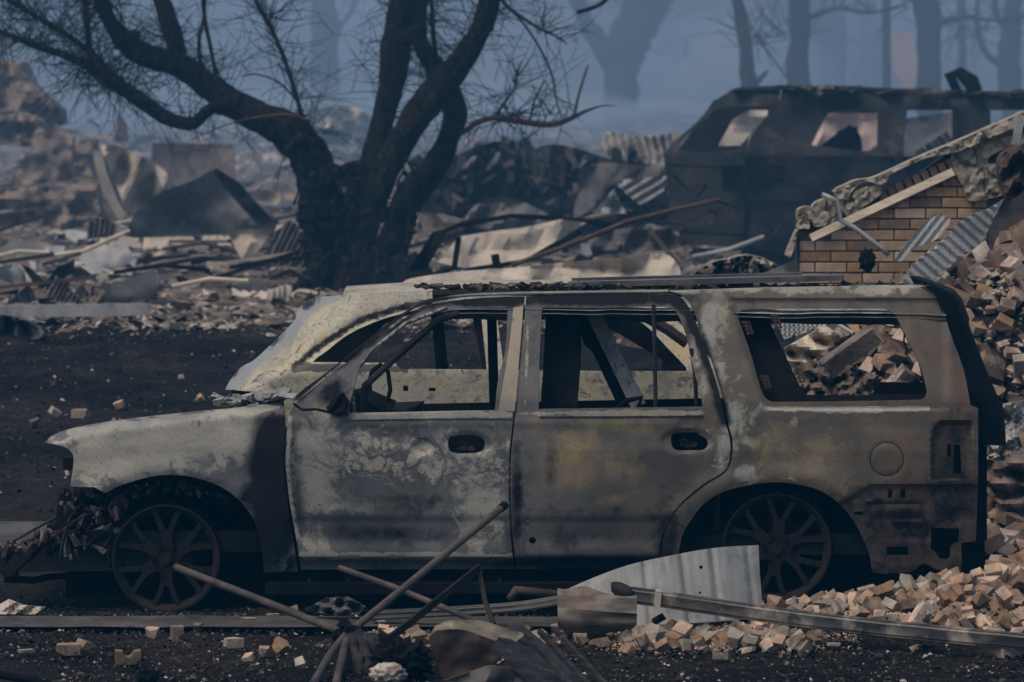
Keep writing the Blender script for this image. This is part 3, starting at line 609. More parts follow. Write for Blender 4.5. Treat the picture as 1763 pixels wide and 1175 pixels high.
for px_, py_ in ((797, 768), (1180, 762)): quick('door_latch', [box(CP(px_, py_, .06), (.05, .03, .035), Euler((.2, .3, 0)).to_matrix(), .008), box(CP(px_ + 14, py_ + 4, .05), (.03, .02, .02), None, .005)], M['darksteel'], car)
ctube('suspension_strut', [(175, 905), (200, 868), (225, 838), (240, 800)], 0.25, 0.03, 'darksteel', 8, .3)
ctube('suspension_strut', [(206, 868), (206, 869)], [0.12, 0.2], 0.045, 'rust', 12)
ctube('hanging_hose', [(140, 985), (150, 900), (185, 850), (210, 842)], 0.18, 0.012, 'char', 6)
quick('engine_block', [box((-0.1, 0.95, 0.45), (0.7, 0.7, 0.42), jit=.04), box((-0.3, 0.9, 0.35), (0.4, 1.1, 0.25), jit=.05), box((0.3, 0.8, 0.62), (0.25, 0.5, 0.12), jit=.03)], M['char'], car)
pr = []
for i in range(90):
    px = R.uniform(230, 400); py = R.uniform(826, 850) + abs(px - 300) * .15; s = R.uniform(.006, .02)
    pr.append(box(CP(px, py, R.uniform(.06, .25)), (s, s, s), Euler((R.uniform(0, 3), R.uniform(0, 3), 0)).to_matrix(), s * .3))
quick('melted_arch_lining', pr, M['melt'], car, kind='stuff')
# cowl debris and pieces left on top of the wing
pr = []
for i in range(70):
    px = R.uniform(378, 500); py = 693 - (px - 378) * .09 + R.uniform(-7, 3); s = R.uniform(.015, .06)
    pr.append(box(CP(px, py, R.uniform(.12, .4)), (s * 1.6, s, s * .3), Euler((R.uniform(-.4, .4), R.uniform(-.5, .5), R.uniform(0, 3))).to_matrix(), s * .2))
quick('cowl_debris', pr, M['ashbeam'], car, kind='stuff')
# wheel wells
def well(cx, r0, z0):
    V = []; n = 24
    for i in range(n + 1):
        a = math.pi * i / n
        for w in (0.07, 0.42): V.append((cx + math.cos(a) * r0, w, z0 + math.sin(a) * r0 * .8))
    Fc = [(2 * i, 2 * i + 1, 2 * i + 3, 2 * i + 2) for i in range(n)]
    k = len(V); V.append((cx, 0.42, z0)); Fc += [(2 * i + 1, k, 2 * i + 3) for i in range(n)]
    V += [(cx + r0, .42, 0.03), (cx - r0, .42, 0.03), (cx, .42, .03)]; Fc += [(1, k, k + 3, k + 1), (2 * n + 1, k + 2, k + 3, k)]
    return obj('wheel_well', mesh('wheel_well', V, Fc, True), M['char'], car)
well(0.0, 0.50, 0.30); well(3.0, 0.50, 0.34)
def wheel(name):
    r = 0.268; e = obj(name, None)
    prof = [(r, -.012), (r, .006), (r * .955, .02), (r * .9, .1), (r * .88, .2), (r * .93, .215), (r, .22), (r, .235), (r * .86, .215), (r * .86, .02), (r * .93, -.002), (r * .96, -.012)]
    V = []; ns = 64; k = len(prof)
    for i in range(ns):
        a = 2 * math.pi * i / ns
        for (q, w) in prof: V.append((q * math.cos(a), w, q * math.sin(a)))
    Fc = [(i * k + j, i * k + (j + 1) % k, ((i + 1) % ns) * k + (j + 1) % k, ((i + 1) % ns) * k + j) for i in range(ns) for j in range(k)]
    obj('rim', mesh('rim', V, Fc, True, 40), M['rim'], e)
    def prism(poly, w0, w1, b=0.004):
        n = len(poly); cx = sum(p[0] for p in poly) / n; cz = sum(p[1] for p in poly) / n
        V = [(x, w1, z) for x, z in poly] + [(x, w0 + b, z) for x, z in poly] + [(cx + (x - cx) * (1 - b * 6), w0, cz + (z - cz) * (1 - b * 6)) for x, z in poly]
        F_ = [(i, (i + 1) % n, n + (i + 1) % n, n + i) for i in range(n)] + [(n + i, n + (i + 1) % n, 2 * n + (i + 1) % n, 2 * n + i) for i in range(n)] + [tuple(2 * n + i for i in range(n))]
        return V, F_
    sp = None
    for s in range(6):
        if sp is None:
            pr = []
            pol = lambda rr, aa: (rr * math.sin(rad(aa)), rr * math.cos(rad(aa)))
            pr.append(prism([pol(.05, -32), pol(.05, 32), pol(.085, 20), pol(.125, 14), pol(.15, 13), pol(.142, 0), pol(.15, -13), pol(.125, -14), pol(.085, -20)], .01, .05))
            for q in (-1, 1):
                pr.append(prism([pol(.134, 2 * q), pol(.134, 13.5 * q), pol(.19, 16 * q), pol(.255, 19 * q), pol(.255, 12 * q), pol(.19, 7.5 * q)], .006, .045))
            sp = mesh('spoke', *merge(pr))
            sp.materials.append(M['rim'])
        o = obj('spoke', sp, None, e); o.rotation_euler = (0, s * math.pi / 3, 0)
    hub = tube([(0, -.004, 0), (0, .06, 0)], .03, 20); hub2 = tube([(0, .012, 0), (0, .07, 0)], .056, 24); disc = tube([(0, .1, 0), (0, .12, 0)], .15, 28)
    quick('hub_cap', [hub, hub2], M['rim'], e, True, 40); quick('brake_disc', [disc], M['char'], e, True, 40)
    nut = None
    for s in range(6):
        a = s * math.pi / 3
        if nut is None: nut = mesh('wheel_nut', *tube([(0, -.012, 0), (0, .03, 0)], .0135, 6)); nut.materials.append(M['char'])
        o = obj('wheel_nut', nut, None, e); o.location = (.067 * math.cos(a), 0, .067 * math.sin(a))
    res = []
    for i in range(70):
        a = R.uniform(0, 6.28); q = r * R.uniform(.9, 1.04)
        res.append(box((q * math.cos(a), R.uniform(.03, .2), q * math.sin(a)), (.03, .06, .02), Euler((0, -a, R.uniform(0, 1))).to_matrix(), .01))
    quick('tyre_remains', res, M['char'], e, kind='stuff')
    return e
def place_wheel(px, py, rz=0):
    e = wheel('wheel'); a, w, z = CP(px, py, 0.055); e.parent = car; e.location = (a, w, z); e.rotation_euler = (0, rz, 0); return e
place_wheel(286, 961.5); place_wheel(1337, 943, 0.1)
for (a, z) in ((0.0, .27), (3.0, .33)):
    quick('far_wheel_rim', [tube([(a, 1.6, z), (a, 1.83, z)], .268, 32)], M['rim'], car, True, 40)
quick('axle', [tube([(3.0, .2, .33), (3.0, 1.7, .33)], .045, 10), tube([(3.0, .8, .33), (3.0, 1.05, .33)], .13, 12), tube([(0.0, .2, .27), (0.0, 1.7, .27)], .04, 10)], M['char'], car, True, 40)
# tailgate, dark and bulging behind the last pillar
tg = [(1596, 494), (1618, 496), (1640, 505), (1655, 520), (1675, 572), (1700, 640), (1722, 690), (1730, 720), (1732, 768), (1690, 764)]
Vt = []; k = 0
rows = [(1602, 494, 1640, 505), (1612, 512, 1655, 522), (1626, 550, 1668, 558), (1640, 590, 1682, 596), (1655, 635, 1700, 642), (1668, 690, 1724, 696), (1684, 705, 1729, 722), (1686, 764, 1732, 768)]
Vt = []
for (xa, ya, xb, yb) in rows:
    p = CP(xa, ya, 0.22); q = CP(xb, yb, 0.42); zz = q[2]
    Vt += [p, (p[0] * .3 + q[0] * .7, .30, p[2] * .4 + zz * .6), q, (q[0] + .03, .95, zz), (q[0], 1.5, zz), (p[0], 1.72, p[2])]
nr = len(rows)
Fc = [(i * 6 + j, i * 6 + j + 1, (i + 1) * 6 + j + 1, (i + 1) * 6 + j) for i in range(nr - 1) for j in range(5)]
Vb = [(a - .05, b + (.03 if b < .9 else -.03), c) for a, b, c in Vt]; k0 = len(Vt)
fe = [(j, j + 1, j + 1 + k0, j + k0)[::-1] for j in range(5)] + [((nr - 1) * 6 + j, (nr - 1) * 6 + j + 1, (nr - 1) * 6 + j + 1 + k0, (nr - 1) * 6 + j + k0) for j in range(5)]
win = {(i, j) for i in (2, 3, 4) for j in (2, 3)}
Fk = [Fc[i * 5 + j] for i in range(nr - 1) for j in range(5) if (i, j) not in win]
obj('tailgate', mesh('tailgate', Vt + Vb, Fk + [tuple(q + k0 for q in f[::-1]) for f in Fk] + fe, True, 35), M['char'], car)
quick('rear_bumper_bracket', [bar(CP(1690, 770, .3), CP(1690, 930, .3), .05, .06, (0, 1, 0)), bar((3.95, .3, .45), (3.95, 1.6, .45), .08, .12)], M['char'], car)
# ------------------------------------------------------------------ cream car parked behind
def pfun(d0, cx, cy, gx=0.0, gy=0.0, crum=0.0, cs=40.0, corr=0.0, cw=14.0, ca=0.0, seed=0, bend=0.0, fold=False):
    """photo pixel -> point on a leaning, crumpled or corrugated sheet"""
    c, s = math.cos(rad(ca)), math.sin(rad(ca)); sc = F / d0
    rr_ = random.Random(int(seed * 7 + cx * 3 + cy)); FO = [(rr_.uniform(0, 3.1), cs * rr_.uniform(1.2, 3.2), rr_.random(), rr_.uniform(.25, .6)) for _ in range(4)]
    def f(px, py):
        x, y = px - cx, py - cy
        d = d0 + gx * x / sc + gy * y / sc
        if bend: d += bend * (x / 60) ** 2
        if crum:
            if fold:
                for a_, l_, p_, k_ in FO: q = (x * math.cos(a_) + y * math.sin(a_)) / l_ + p_ + .25 * mn.noise(Vector((px / cs / 2, py / cs / 2, a_))); d += crum * k_ * (abs((q % 1) - .5) * 4 - 1)
                d += crum * .22 * mn.fractal(Vector((px / cs * 1.5, py / cs * 1.5, seed * 3.1)), 0.8, 2.1, 3)
            else: d += crum * mn.fractal(Vector((px / cs, py / cs, seed * 3.1)), 0.8, 2.1, 3)
        if corr:
            q = (x * c + y * s) / cw; d += corr * math.sin(q * 2 * math.pi)
        return P(px, py, d)
    return f
def plate(name, outline, mat, d, holes=(), th=0.012, grid=8, parent=None, step=7, mask=None, ang=50, kind=None, **kw):
    ol = cr(outline, step); cx = sum(p[0] for p in ol) / len(ol); cy = sum(p[1] for p in ol) / len(ol)
    if isinstance(mat, str) and mat not in ('plaster', 'ruin', 'farpale', 'ash', 'pinkwall'): kw.setdefault('fold', True); ang = 24
    if mat == 'plaster': ang = 22
    v2, tr = fill(ol, [cr(h, step) for h in holes], grid)
    o = obj(name, solid(name, v2, tr, pfun(d, cx, cy, **kw), (0, th, 0), mask, True, ang), M[mat] if isinstance(mat, str) else mat, parent)
    if kind: o['kind'] = kind
    return o
def DP(*pp):                                # every point sharp
    r = []
    for p in pp: r += [p, p]
    return r
cream = thing('burnt_cream_car', 'cream and yellow blistered burnt car close behind the long grey one', 'car', (0, 0, 0))
ymask = lambda x, y: (0.9 * math.exp(-(seg_d(x, y, [(575, 508), (525, 535), (490, 585), (440, 622), (392, 668)]) / 15) ** 2) + (0.6 if y < 506 else 0) + (.38 if x > 690 and y > 636 else 0), 0,  # grey band paints the shading where the front edge turns away
                      0.9 * math.exp(-(seg_d(x, y, [(505, 632), (560, 590), (620, 552), (690, 530), (740, 520)]) / 7) ** 2) + (.9 if 627 < y < 640 and 505 < x < 700 else 0) + (.36 if x > 690 and y > 636 else 0), 0)
side = DP((389, 669)) + [(396, 655), (416, 632), (435, 622), (470, 590), (507, 552)] + DP((510, 540), (520, 533)) + [(522, 521)] + DP((527, 518)) + [(545, 514)] + DP((560, 511)) + [(640, 506), (760, 500), (900, 497), (1000, 499), (1080, 512), (1150, 540), (1200, 590)] + DP((1240, 640), (1262, 720), (1270, 900)) + DP((400, 900), (398, 720), (455, 676), (388, 671))
cw1 = DP((538, 624)) + [(545, 617), (562, 605), (600, 576), (650, 553), (690, 541), (760, 524)] + DP((826, 520), (838, 637), (690, 636), (680, 626))
cw2 = DP((852, 520)) + [(1000, 522), (1060, 535), (1110, 560), (1150, 600), (1182, 634)] + DP((1182, 640), (1050, 640), (868, 637))
def crel(px, py): return 0.0
v2, tr = fill(cr(side, 7), [cr(cw1, 7), cr(cw2, 7), DP((694, 664), (703, 665), (703, 674), (694, 674))[::2], DP((738, 668), (750, 668), (750, 674), (738, 674))[::2]], 8)
def cmap(px, py):
    d = 25.0
    d += 0.35 * (1 - ss(0, 60, seg_d(px, py, [(570, 505), (510, 540), (480, 590), (430, 622), (385, 668)]))) ** 2
    d += 0.03 * math.exp(-(seg_d(px, py, [(505, 636), (560, 594), (620, 556), (690, 534), (800, 515)]) / 5) ** 2)
    if py < 640: d += 0.22 * (640 - py) / 140
    return P(px, py, d)
obj('body_side', solid('body_side', v2, tr, cmap, (0, 0.03, 0), ymask), M['cream'], cream)
quick('door_post', [bar(P(817, 525, 25.3), P(840, 640, 25.2), .05, .05, (0, 1, 0))], M['char'], cream)
quick('door_post', [bar(P(750, 520, 25.9), P(762, 640, 25.9), .07, .05, (0, 1, 0))], M['darksteel'], cream)
v2, tr = fill(cr(DP((420, 690), (530, 560)) + [(620, 520)] + DP((900, 512), (1080, 530), (1220, 640), (1225, 800), (430, 800)), 12), [cr(DP((600, 625), (660, 560)) + [(720, 540)] + DP((1000, 535), (1140, 620), (1140, 650), (600, 650)), 12)], 14)
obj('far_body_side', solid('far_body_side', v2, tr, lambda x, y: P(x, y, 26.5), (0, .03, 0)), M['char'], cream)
q = lambda x, y, d: P(x, y, d)
Vr = []; 
for i in range(21):
    x = 590 + 450 * i / 20; y0 = 510 - 11 * min(1, i / 8)
    for k in range(6): p = P(x, y0 - 1, 25.35); Vr.append((p[0], 25.35 + k * .22, p[2] + .03 * math.sin(k / 5 * 3.14) - (0.03 if k > 3 else 0)))
obj('roof', mesh('roof', Vr, [(i * 6 + k, i * 6 + k + 1, i * 6 + k + 7, i * 6 + k + 6) for i in range(20) for k in range(5)], True), M['cream'], cream)
plate('bonnet_edge', DP((400, 690), (398, 672), (500, 676), (500, 692)), 'char', 25.2, parent=cream, th=.3)
for x in (470, 1130):
    quick('wheel', [tube([P(x, 905, 25.05), P(x, 905 - 3, 25.25)], .3, 28)], M['rust'], cream, True, 40)
plate('fallen_trim', DP((870, 530)) + [(900, 545)] + DP((960, 560)), 'char', 25.8, parent=cream) if False else None
ctube('window_arc', [(1075, 530), (1110, 545), (1150, 568), (1183, 592)], 2.6, 0.03, 'darksteel', parent=car)
bpy.data.objects['window_arc'].name = 'far_window_frame'
plate('bent_grey_sheet', DP((1060, 532), (1082, 532), (1078, 560), (1058, 580), (1048, 560)), 'sheetpale', 26.6, crum=.05, cs=20) 
tag(bpy.data.objects['bent_grey_sheet'], 'small bent pale sheet glimpsed through the rear door window', 'metal sheet')
o = plate('brown_panel', DP((1070, 530), (1190, 530), (1190, 600), (1125, 605), (1060, 592)), 'sheetbrown', 27.5, crum=.04, cs=30)
tag(o, 'flat brown panel seen through the rear door window behind the cars', 'panel')
# strip lying on the roof of the car
o = quick('roof_strip', [bar(P(980, 490, 22.5), P(1452, 478, 22.35), .18, .028, (0, 0, 1)), bar(P(985, 484, 22.7), P(1380, 474, 22.6), .05, .03, (0, 0, 1))], M['sheetdark'])
tag(o, 'long dark metal strip lying on the roof of the grey burnt car', 'metal strip')
pr = []
for i in range(420):
    x = R.choice([R.uniform(700, 1620), R.gauss(930, 70), R.gauss(1500, 50)])
    if x < 720 or x > 1600: continue
    p = P(x, 494 + R.uniform(-3, 3), R.uniform(22.3, 22.6)); s = R.uniform(.008, .032)
    pr.append(box(p, (s * 2, s, s * .5), Euler((R.uniform(-.5, .5), R.uniform(-.4, .4), R.uniform(0, 3))).to_matrix(), s * .25))
quick('roof_litter', pr, M['melt'], kind='stuff')

# ------------------------------------------------------------------ trees
def tpath(pts, d, n=5):
    """(px, py, width px[, extra depth]) traced along a limb -> points and radii"""
    q = [(x[0], x[1], x[2], (x[3] if len(x) > 3 else 0)) for x in pts]
    q = cr(q, 9, False); return [P(a[0], a[1], d + a[3]) for a in q], [max(.004, a[2] * (d + a[3]) / F / 2) for a in q]
def limb(name, pts, d, parent, mat='bark', seg=12, jit=.12, **kw):
    pp, rr = tpath(pts, d)
    if pts[0][2] > 25 and d < 60: rr = [q * (1 + .22 * mn.fractal(Vector((p[2] * 1.6, p[0] * 1.6, pts[0][0])), .7, 2.1, 3)) for q, p in zip(rr, pp)]; seg = 26
    return quick(name, [tube(pp, rr, seg, jit, seed=pts[0][0])], M[mat], parent, True, **kw)
TD = 42.0
def twigs(starts, n, d, Lr=(60, 170), mat='bark', droop=0.5, wid=1.6):
    pr = []
    for i in range(n):
        sx, sy, dx, dy = R.choice(starts)
        x = sx + R.uniform(-8, 8); y = sy + R.uniform(-8, 8); a = math.atan2(dy, dx) + R.uniform(-.9, .9); L = R.uniform(*Lr); dd = d + R.uniform(-.8, .8)
        st_ = 9; pts = []; k = R.uniform(-.012, .012)
        w = R.uniform(.8, wid) ; m = max(3, int(L / st_)); zd = R.uniform(-.03, .03)
        for j in range(m):
            pts.append((x, y)); x += math.cos(a) * st_; y += math.sin(a) * st_; a += k * st_ + R.uniform(-.12, .12)
            a += droop * 0.03 * math.cos(a) * (1 if j > m / 2 else -.2)
        path = [P(p[0], p[1], dd + zd * j) for j, p in enumerate(pts)]; s = dd / F
        pr.append(tube(path, [max(.22, w * (1 - .8 * j / m)) * s for j in range(m)], 4, 0, False))
        if m > 5 and R.random() < .8:
            j = R.randrange(2, m - 1); x, y = pts[j]; b = a + R.choice((-1, 1)) * R.uniform(.5, 1.1); sub = []
            for _ in range(R.randrange(3, 7)): sub.append(P(x, y, dd)); x += math.cos(b) * st_; y += math.sin(b) * st_; b += R.uniform(-.2, .2)
            pr.append(tube(sub, [w * .55 * s] * len(sub), 3, 0, False))
    return pr
tree = thing('burnt_tree', 'large blackened bare tree with several leaning trunks and drooping twigs, behind the cars', 'tree', P(615, 505, TD))
tree.location = (0, 0, 0)
limb('trunk', [(575, 545, 90, -.1), (570, 500, 78), (560, 430, 72), (555, 360, 70), (545, 310, 66), (530, 262, 60), (490, 222, 52), (440, 200, 48), (400, 178, 48), (350, 143, 44), (310, 115, 44), (240, 92, 38), (205, 60, 32), (180, 20, 26), (160, -40, 22), (150, -110, 14)], TD, tree, seg=18, jit=.16)
limb('trunk', [(630, 545, 95, .3), (618, 500, 84), (607, 440, 66), (612, 380, 54), (636, 300, 46), (655, 225, 42), (672, 150, 42), (682, 80, 48), (692, 30, 56), (700, -20, 46), (705, -110, 30)], TD + .4, tree, seg=18, jit=.14)
limb('trunk', [(650, 545, 90), (655, 490, 74), (680, 410, 56), (705, 345, 58), (745, 290, 46), (772, 240, 46), (782, 192, 42), (764, 145, 38), (735, 95, 32), (722, 70, 30), (722, 30, 26), (735, -60, 20)], TD + .9, tree, seg=16, jit=.14)
limb('trunk', [(600, 520, 70), (618, 430, 52), (640, 355, 44), (668, 290, 42), (710, 212, 46), (755, 155, 50), (795, 105, 40), (825, 55, 36), (843, 0, 38), (850, -90, 26)], TD - .3, tree, seg=16, jit=.12)
limb('limb', [(316, 125, 34), (300, 70, 30), (285, 20, 28), (268, -40, 24), (260, -110, 16)], TD, tree, jit=.1)
limb('limb', [(405, 178, 26), (385, 180, 25), (360, 190, 24), (335, 213, 24), (318, 213, 24), (285, 203, 22), (240, 170, 22), (195, 142, 24), (150, 112, 16), (110, 95, 12), (70, 82, 11), (30, 66, 10), (-30, 45, 9)], TD - .4, tree, jit=.1)
limb('limb', [(198, 145, 18), (175, 110, 14), (140, 78, 11), (100, 52, 10), (50, 22, 8), (-10, -20, 7)], TD - .5, tree, jit=.1)
limb('limb', [(160, 115, 14), (152, 70, 12), (148, 20, 12), (140, -60, 9)], TD - .3, tree, mat='bark', jit=.1)
limb('limb', [(538, 250, 12), (522, 205, 9), (505, 150, 8), (485, 90, 8), (462, 40, 8), (440, 0, 7), (425, -60, 6)], TD - .5, tree, seg=8)
limb('limb', [(372, 130, 8), (362, 80, 7), (352, 30, 7), (345, -60, 5)], TD - .3, tree, seg=8)
limb('limb', [(345, 115, 7), (342, 70, 6), (352, 20, 5), (356, -60, 4)], TD + .3, tree, seg=8)
limb('limb', [(765, 140, 12), (752, 100, 9), (745, 50, 8), (742, -40, 6)], TD + .6, tree, seg=8)
limb('limb', [(795, 230, 9), (820, 212, 9), (850, 203, 11), (880, 207, 12), (920, 213, 12), (955, 214, 11), (985, 203, 9), (1008, 192, 6), (1035, 183, 3), (1060, 182, 1.5)], TD - .2, tree, mat='barkred', seg=8)
limb('branch', [(989, 200, 5), (996, 165, 5), (1012, 113, 4)], TD - .2, tree, mat='barkred', seg=6)
limb('branch', [(912, 210, 4), (920, 175, 4), (938, 138, 3)], TD - .2, tree, mat='barkred', seg=6)
limb('branch', [(850, 203, 5), (868, 178, 5), (884, 155, 4), (892, 125, 3), (898, 105, 2)], TD - .2, tree, seg=6)
limb('branch', [(852, -30, 8), (868, 6, 7), (895, 28, 6), (930, 50, 5), (958, 63, 4), (976, 76, 2)], TD - .4, tree, seg=6)
limb('branch', [(940, 58, 4), (962, 50, 3), (982, 45, 2)], TD - .4, tree, seg=5)
limb('branch', [(868, 6, 4), (900, 40, 4), (930, 85, 4), (950, 130, 4), (958, 175, 3), (968, 205, 2)], TD - .3, tree, seg=5)
limb('branch', [(535, 210, 5), (500, 198, 4), (460, 200, 4), (400, 212, 3), (330, 240, 2)], TD - .6, tree, mat='barkred', seg=5)
limb('branch', [(508, 170, 4), (480, 142, 3), (440, 128, 3), (415, 132, 2)], TD - .6, tree, seg=5)
limb('branch', [(993, 22, 8), (1030, 10, 7), (1050, -8, 9), (1075, -40, 8)], TD - 1.5, tree, seg=6)
stl = []
def along(pts, n, s=1):
    for k in range(n):
        i = R.randrange(len(pts) - 1); t = R.random(); a, b = pts[i], pts[i + 1]
        stl.append((a[0] + (b[0] - a[0]) * t, a[1] + (b[1] - a[1]) * t, R.uniform(-1, 1), R.uniform(-1, .7) * s))
along([(310, 115), (240, 92), (205, 60), (180, 20), (160, -40)], 60); along([(195, 140), (110, 95), (0, 55)], 55); along([(195, 140), (100, 52), (0, -10)], 45)
along([(150, 112), (148, 20), (140, -60)], 30); along([(335, 213), (240, 170), (195, 142)], 26); along([(400, 178), (350, 143), (300, 70), (268, -40)], 40)
along([(538, 250), (505, 150), (462, 40), (430, -40)], 46); along([(655, 225), (690, 30), (700, -60)], 60); along([(782, 192), (722, 70), (735, -60)], 50)
along([(755, 155), (825, 55), (850, -60)], 40); along([(850, 203), (1008, 192)], 22, .6); along([(795, 230), (850, 203)], 6); along([(884, 155), (898, 105)], 6); along([(930, 50), (976, 76)], 4); along([(-60, -60), (400, -90)], 60); along([(400, -80), (900, -90)], 60)
quick('twigs', twigs(stl, 1900, TD, (30, 150), wid=1.4), M['bark'], tree, kind='stuff')
for k in range(26):
    x = R.choice((R.uniform(505, 590), R.uniform(600, 720))); y = R.uniform(300, 470); pts = [(x, y, R.uniform(5, 12))]
    for j in range(4): pts.append((pts[-1][0] + R.uniform(-10, 10), pts[-1][1] - R.uniform(6, 16), max(1.5, pts[-1][2] * .7)))
    limb('shoot', pts, TD - .4, tree, seg=6, jit=.3)
for x0, x1 in ((560, 525), (600, 590), (650, 665), (680, 715), (630, 640), (700, 735)): limb('root', [(x0, 440, 34), (x0 * .5 + x1 * .5, 480, 40), (x1, 512, 46), (x1 + (x1 - x0) * .6, 535, 40)], TD - .35, tree, seg=14, jit=.3)
for x, y, w_ in ((220, 70, 52), (395, 182, 50), (512, 245, 62), (585, 300, 80), (612, 300, 60), (760, 145, 54), (708, 60, 50), (770, 235, 50), (200, 142, 30), (325, 213, 30), (835, 50, 40), (645, 380, 60)):
    limb('burl', [(x - 6, y - 9, w_ * .5), (x, y, w_), (x + 7, y + 9, w_ * .5)], TD - .1, tree, seg=12, jit=.3)
# stubby burnt shoots and flakes on the bole
pr = []
for i in range(130):
    x = R.uniform(520, 700); y = R.uniform(285, 470); p = P(x, y, TD - R.uniform(.15, .45)); s = R.uniform(.02, .07)
    pr.append(box(p, (s, s, s * 1.6), Euler((R.uniform(0, 3), R.uniform(0, 3), 0)).to_matrix(), s * .3))
quick('bark_flakes', pr, M['bark'], tree, kind='stuff')
FT = [ # far trees: label, depth, limbs (first one is the trunk)
 ('far hazy tree with a thick trunk forking wide near the top centre', 104, [[(1068, 230, 60), (1066, 200, 54), (1068, 150, 56), (1072, 110, 66), (1082, 70, 76), (1100, 30, 70), (1112, -20, 60), (1120, -90, 40)], [(1055, 120, 34), (1030, 75, 34), (1005, 30, 30), (990, -20, 26), (980, -90, 18)], [(1110, 50, 34), (1140, 10, 30), (1165, -40, 22)]]),
 ('thin dark leaning tree trunk just left of the black wreck roof', 78, [[(1300, 300, 32), (1293, 160, 28), (1288, 120, 28), (1282, 70, 24), (1275, 30, 20), (1266, -20, 20), (1262, -90, 14)], [(1294, 150, 14), (1308, 138, 10), (1322, 122, 5)], [(1300, 60, 5), (1330, 100, 4), (1355, 135, 3)]]),
 ('straight brown far trunk above the middle of the black wreck', 84, [[(1376, 290, 44), (1376, 150, 41), (1376, 60, 40), (1375, -20, 40), (1375, -100, 34)], [(1395, 30, 10), (1440, 15, 8), (1500, 22, 6), (1560, 8, 5)]]),
 ('paler straight far trunk right of the brown one', 122, [[(1436, 270, 52), (1436, 150, 48), (1435, 60, 46), (1434, -20, 46), (1434, -90, 40)], [(1420, 60, 14), (1395, 20, 10), (1380, -20, 8)]]),
 ('broad dark far trunk beside the pink wall stub', 86, [[(1602, 290, 50), (1600, 150, 47), (1598, 80, 45), (1594, -20, 42), (1590, -100, 36)], [(1612, 40, 10), (1660, 30, 8), (1730, 36, 6), (1790, 20, 5)], [(1590, 10, 14), (1540, -20, 10)]]),
 ('thin grey far trunk near the top right corner', 98, [[(1658, 290, 16), (1657, 150, 15), (1656, 60, 15), (1654, -90, 13)]]),
 ('crooked grey tree at the top right corner with a bent limb', 92, [[(1745, 300, 44), (1740, 160, 40), (1735, 100, 38), (1742, 40, 34), (1750, -60, 26)], [(1722, 110, 14), (1700, 95, 12), (1685, 60, 11), (1682, 20, 9), (1690, -60, 7)], [(1738, 60, 16), (1715, 20, 12), (1705, -60, 8)]]),
 ('far hazy trunk left of the centre behind the black tree', 112, [[(562, 240, 56), (562, 150, 52), (560, 60, 48), (556, -90, 40)], [(570, 60, 10), (605, 20, 8), (620, -40, 6)]]),
 ('pale thin trunk seen between the stems of the black tree', 150, [[(612, 230, 20), (612, 100, 18), (610, -90, 16)]]),
 ('pale far trunk right of the black tree', 160, [[(958, 230, 30), (960, 150, 26), (962, 60, 26), (955, -90, 22)], [(960, 80, 10), (985, 40, 8), (1000, -40, 6)]]),
 ('faint far trunk in the smoke at the left of the picture', 150, [[(86, 240, 36), (88, 120, 30), (90, 20, 28), (92, -90, 22)]]),
 ('faint far forked trunk in the smoke above the pale metal sheet', 140, [[(262, 240, 40), (264, 150, 32), (262, 60, 30), (270, -90, 24)], [(264, 110, 16), (300, 50, 12), (320, -60, 9)]]),
 ('faint far trunk in the smoke left of the thick forking tree', 165, [[(818, 230, 40), (820, 120, 34), (822, 20, 30), (822, -90, 26)]]),
 ('faint far trunk in the smoke between the forking tree and the black wreck', 170, [[(1190, 230, 34), (1192, 120, 28), (1194, 20, 26), (1196, -90, 22)], [(1192, 100, 12), (1225, 50, 9), (1245, -20, 7)]]),
]
for lab, d, ls in FT:
    t_ = thing('far_tree', lab, 'tree', group='bare trees in the smoke')
    x0, y0 = ls[0][0][:2]; zz = [(x0, min(y0, 999), ls[0][0][2] * 1.2)]
    gy = HZ + (CH - G(P(x0, y0, d)[0], d)) * F / d
    ls[0][0] = (x0, gy + 6, ls[0][0][2] * 1.15)
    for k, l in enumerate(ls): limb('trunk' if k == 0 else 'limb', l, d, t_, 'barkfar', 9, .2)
    ws = []
    top = ls[0][len(ls[0]) // 2:]
    for _ in range(14): q = R.choice(R.choice(ls)[1:]); ws.append((q[0], min(q[1], 60), R.uniform(-1, 1), R.uniform(-1, .3)))
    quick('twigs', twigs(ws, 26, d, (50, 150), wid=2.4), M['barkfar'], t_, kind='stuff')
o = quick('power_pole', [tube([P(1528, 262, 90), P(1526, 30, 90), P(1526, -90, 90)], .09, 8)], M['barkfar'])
tag(o, 'thin dark upright pole left of the pink wall stub', 'pole')
o = plate('wall_stub', DP((1534, 62), (1545, 52), (1572, 58)) + [(1578, 100)] + DP((1584, 170), (1560, 165), (1548, 140), (1537, 120)), 'pinkwall', 93, th=.3, grid=14)
tag(o, 'ragged pinkish wall remnant standing far back between two trunks', 'wall remnant')
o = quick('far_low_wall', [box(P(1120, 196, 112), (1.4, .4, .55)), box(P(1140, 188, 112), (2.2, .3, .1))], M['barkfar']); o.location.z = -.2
tag(o, 'low dark hazy wall far back right of the forking tree', 'wall')

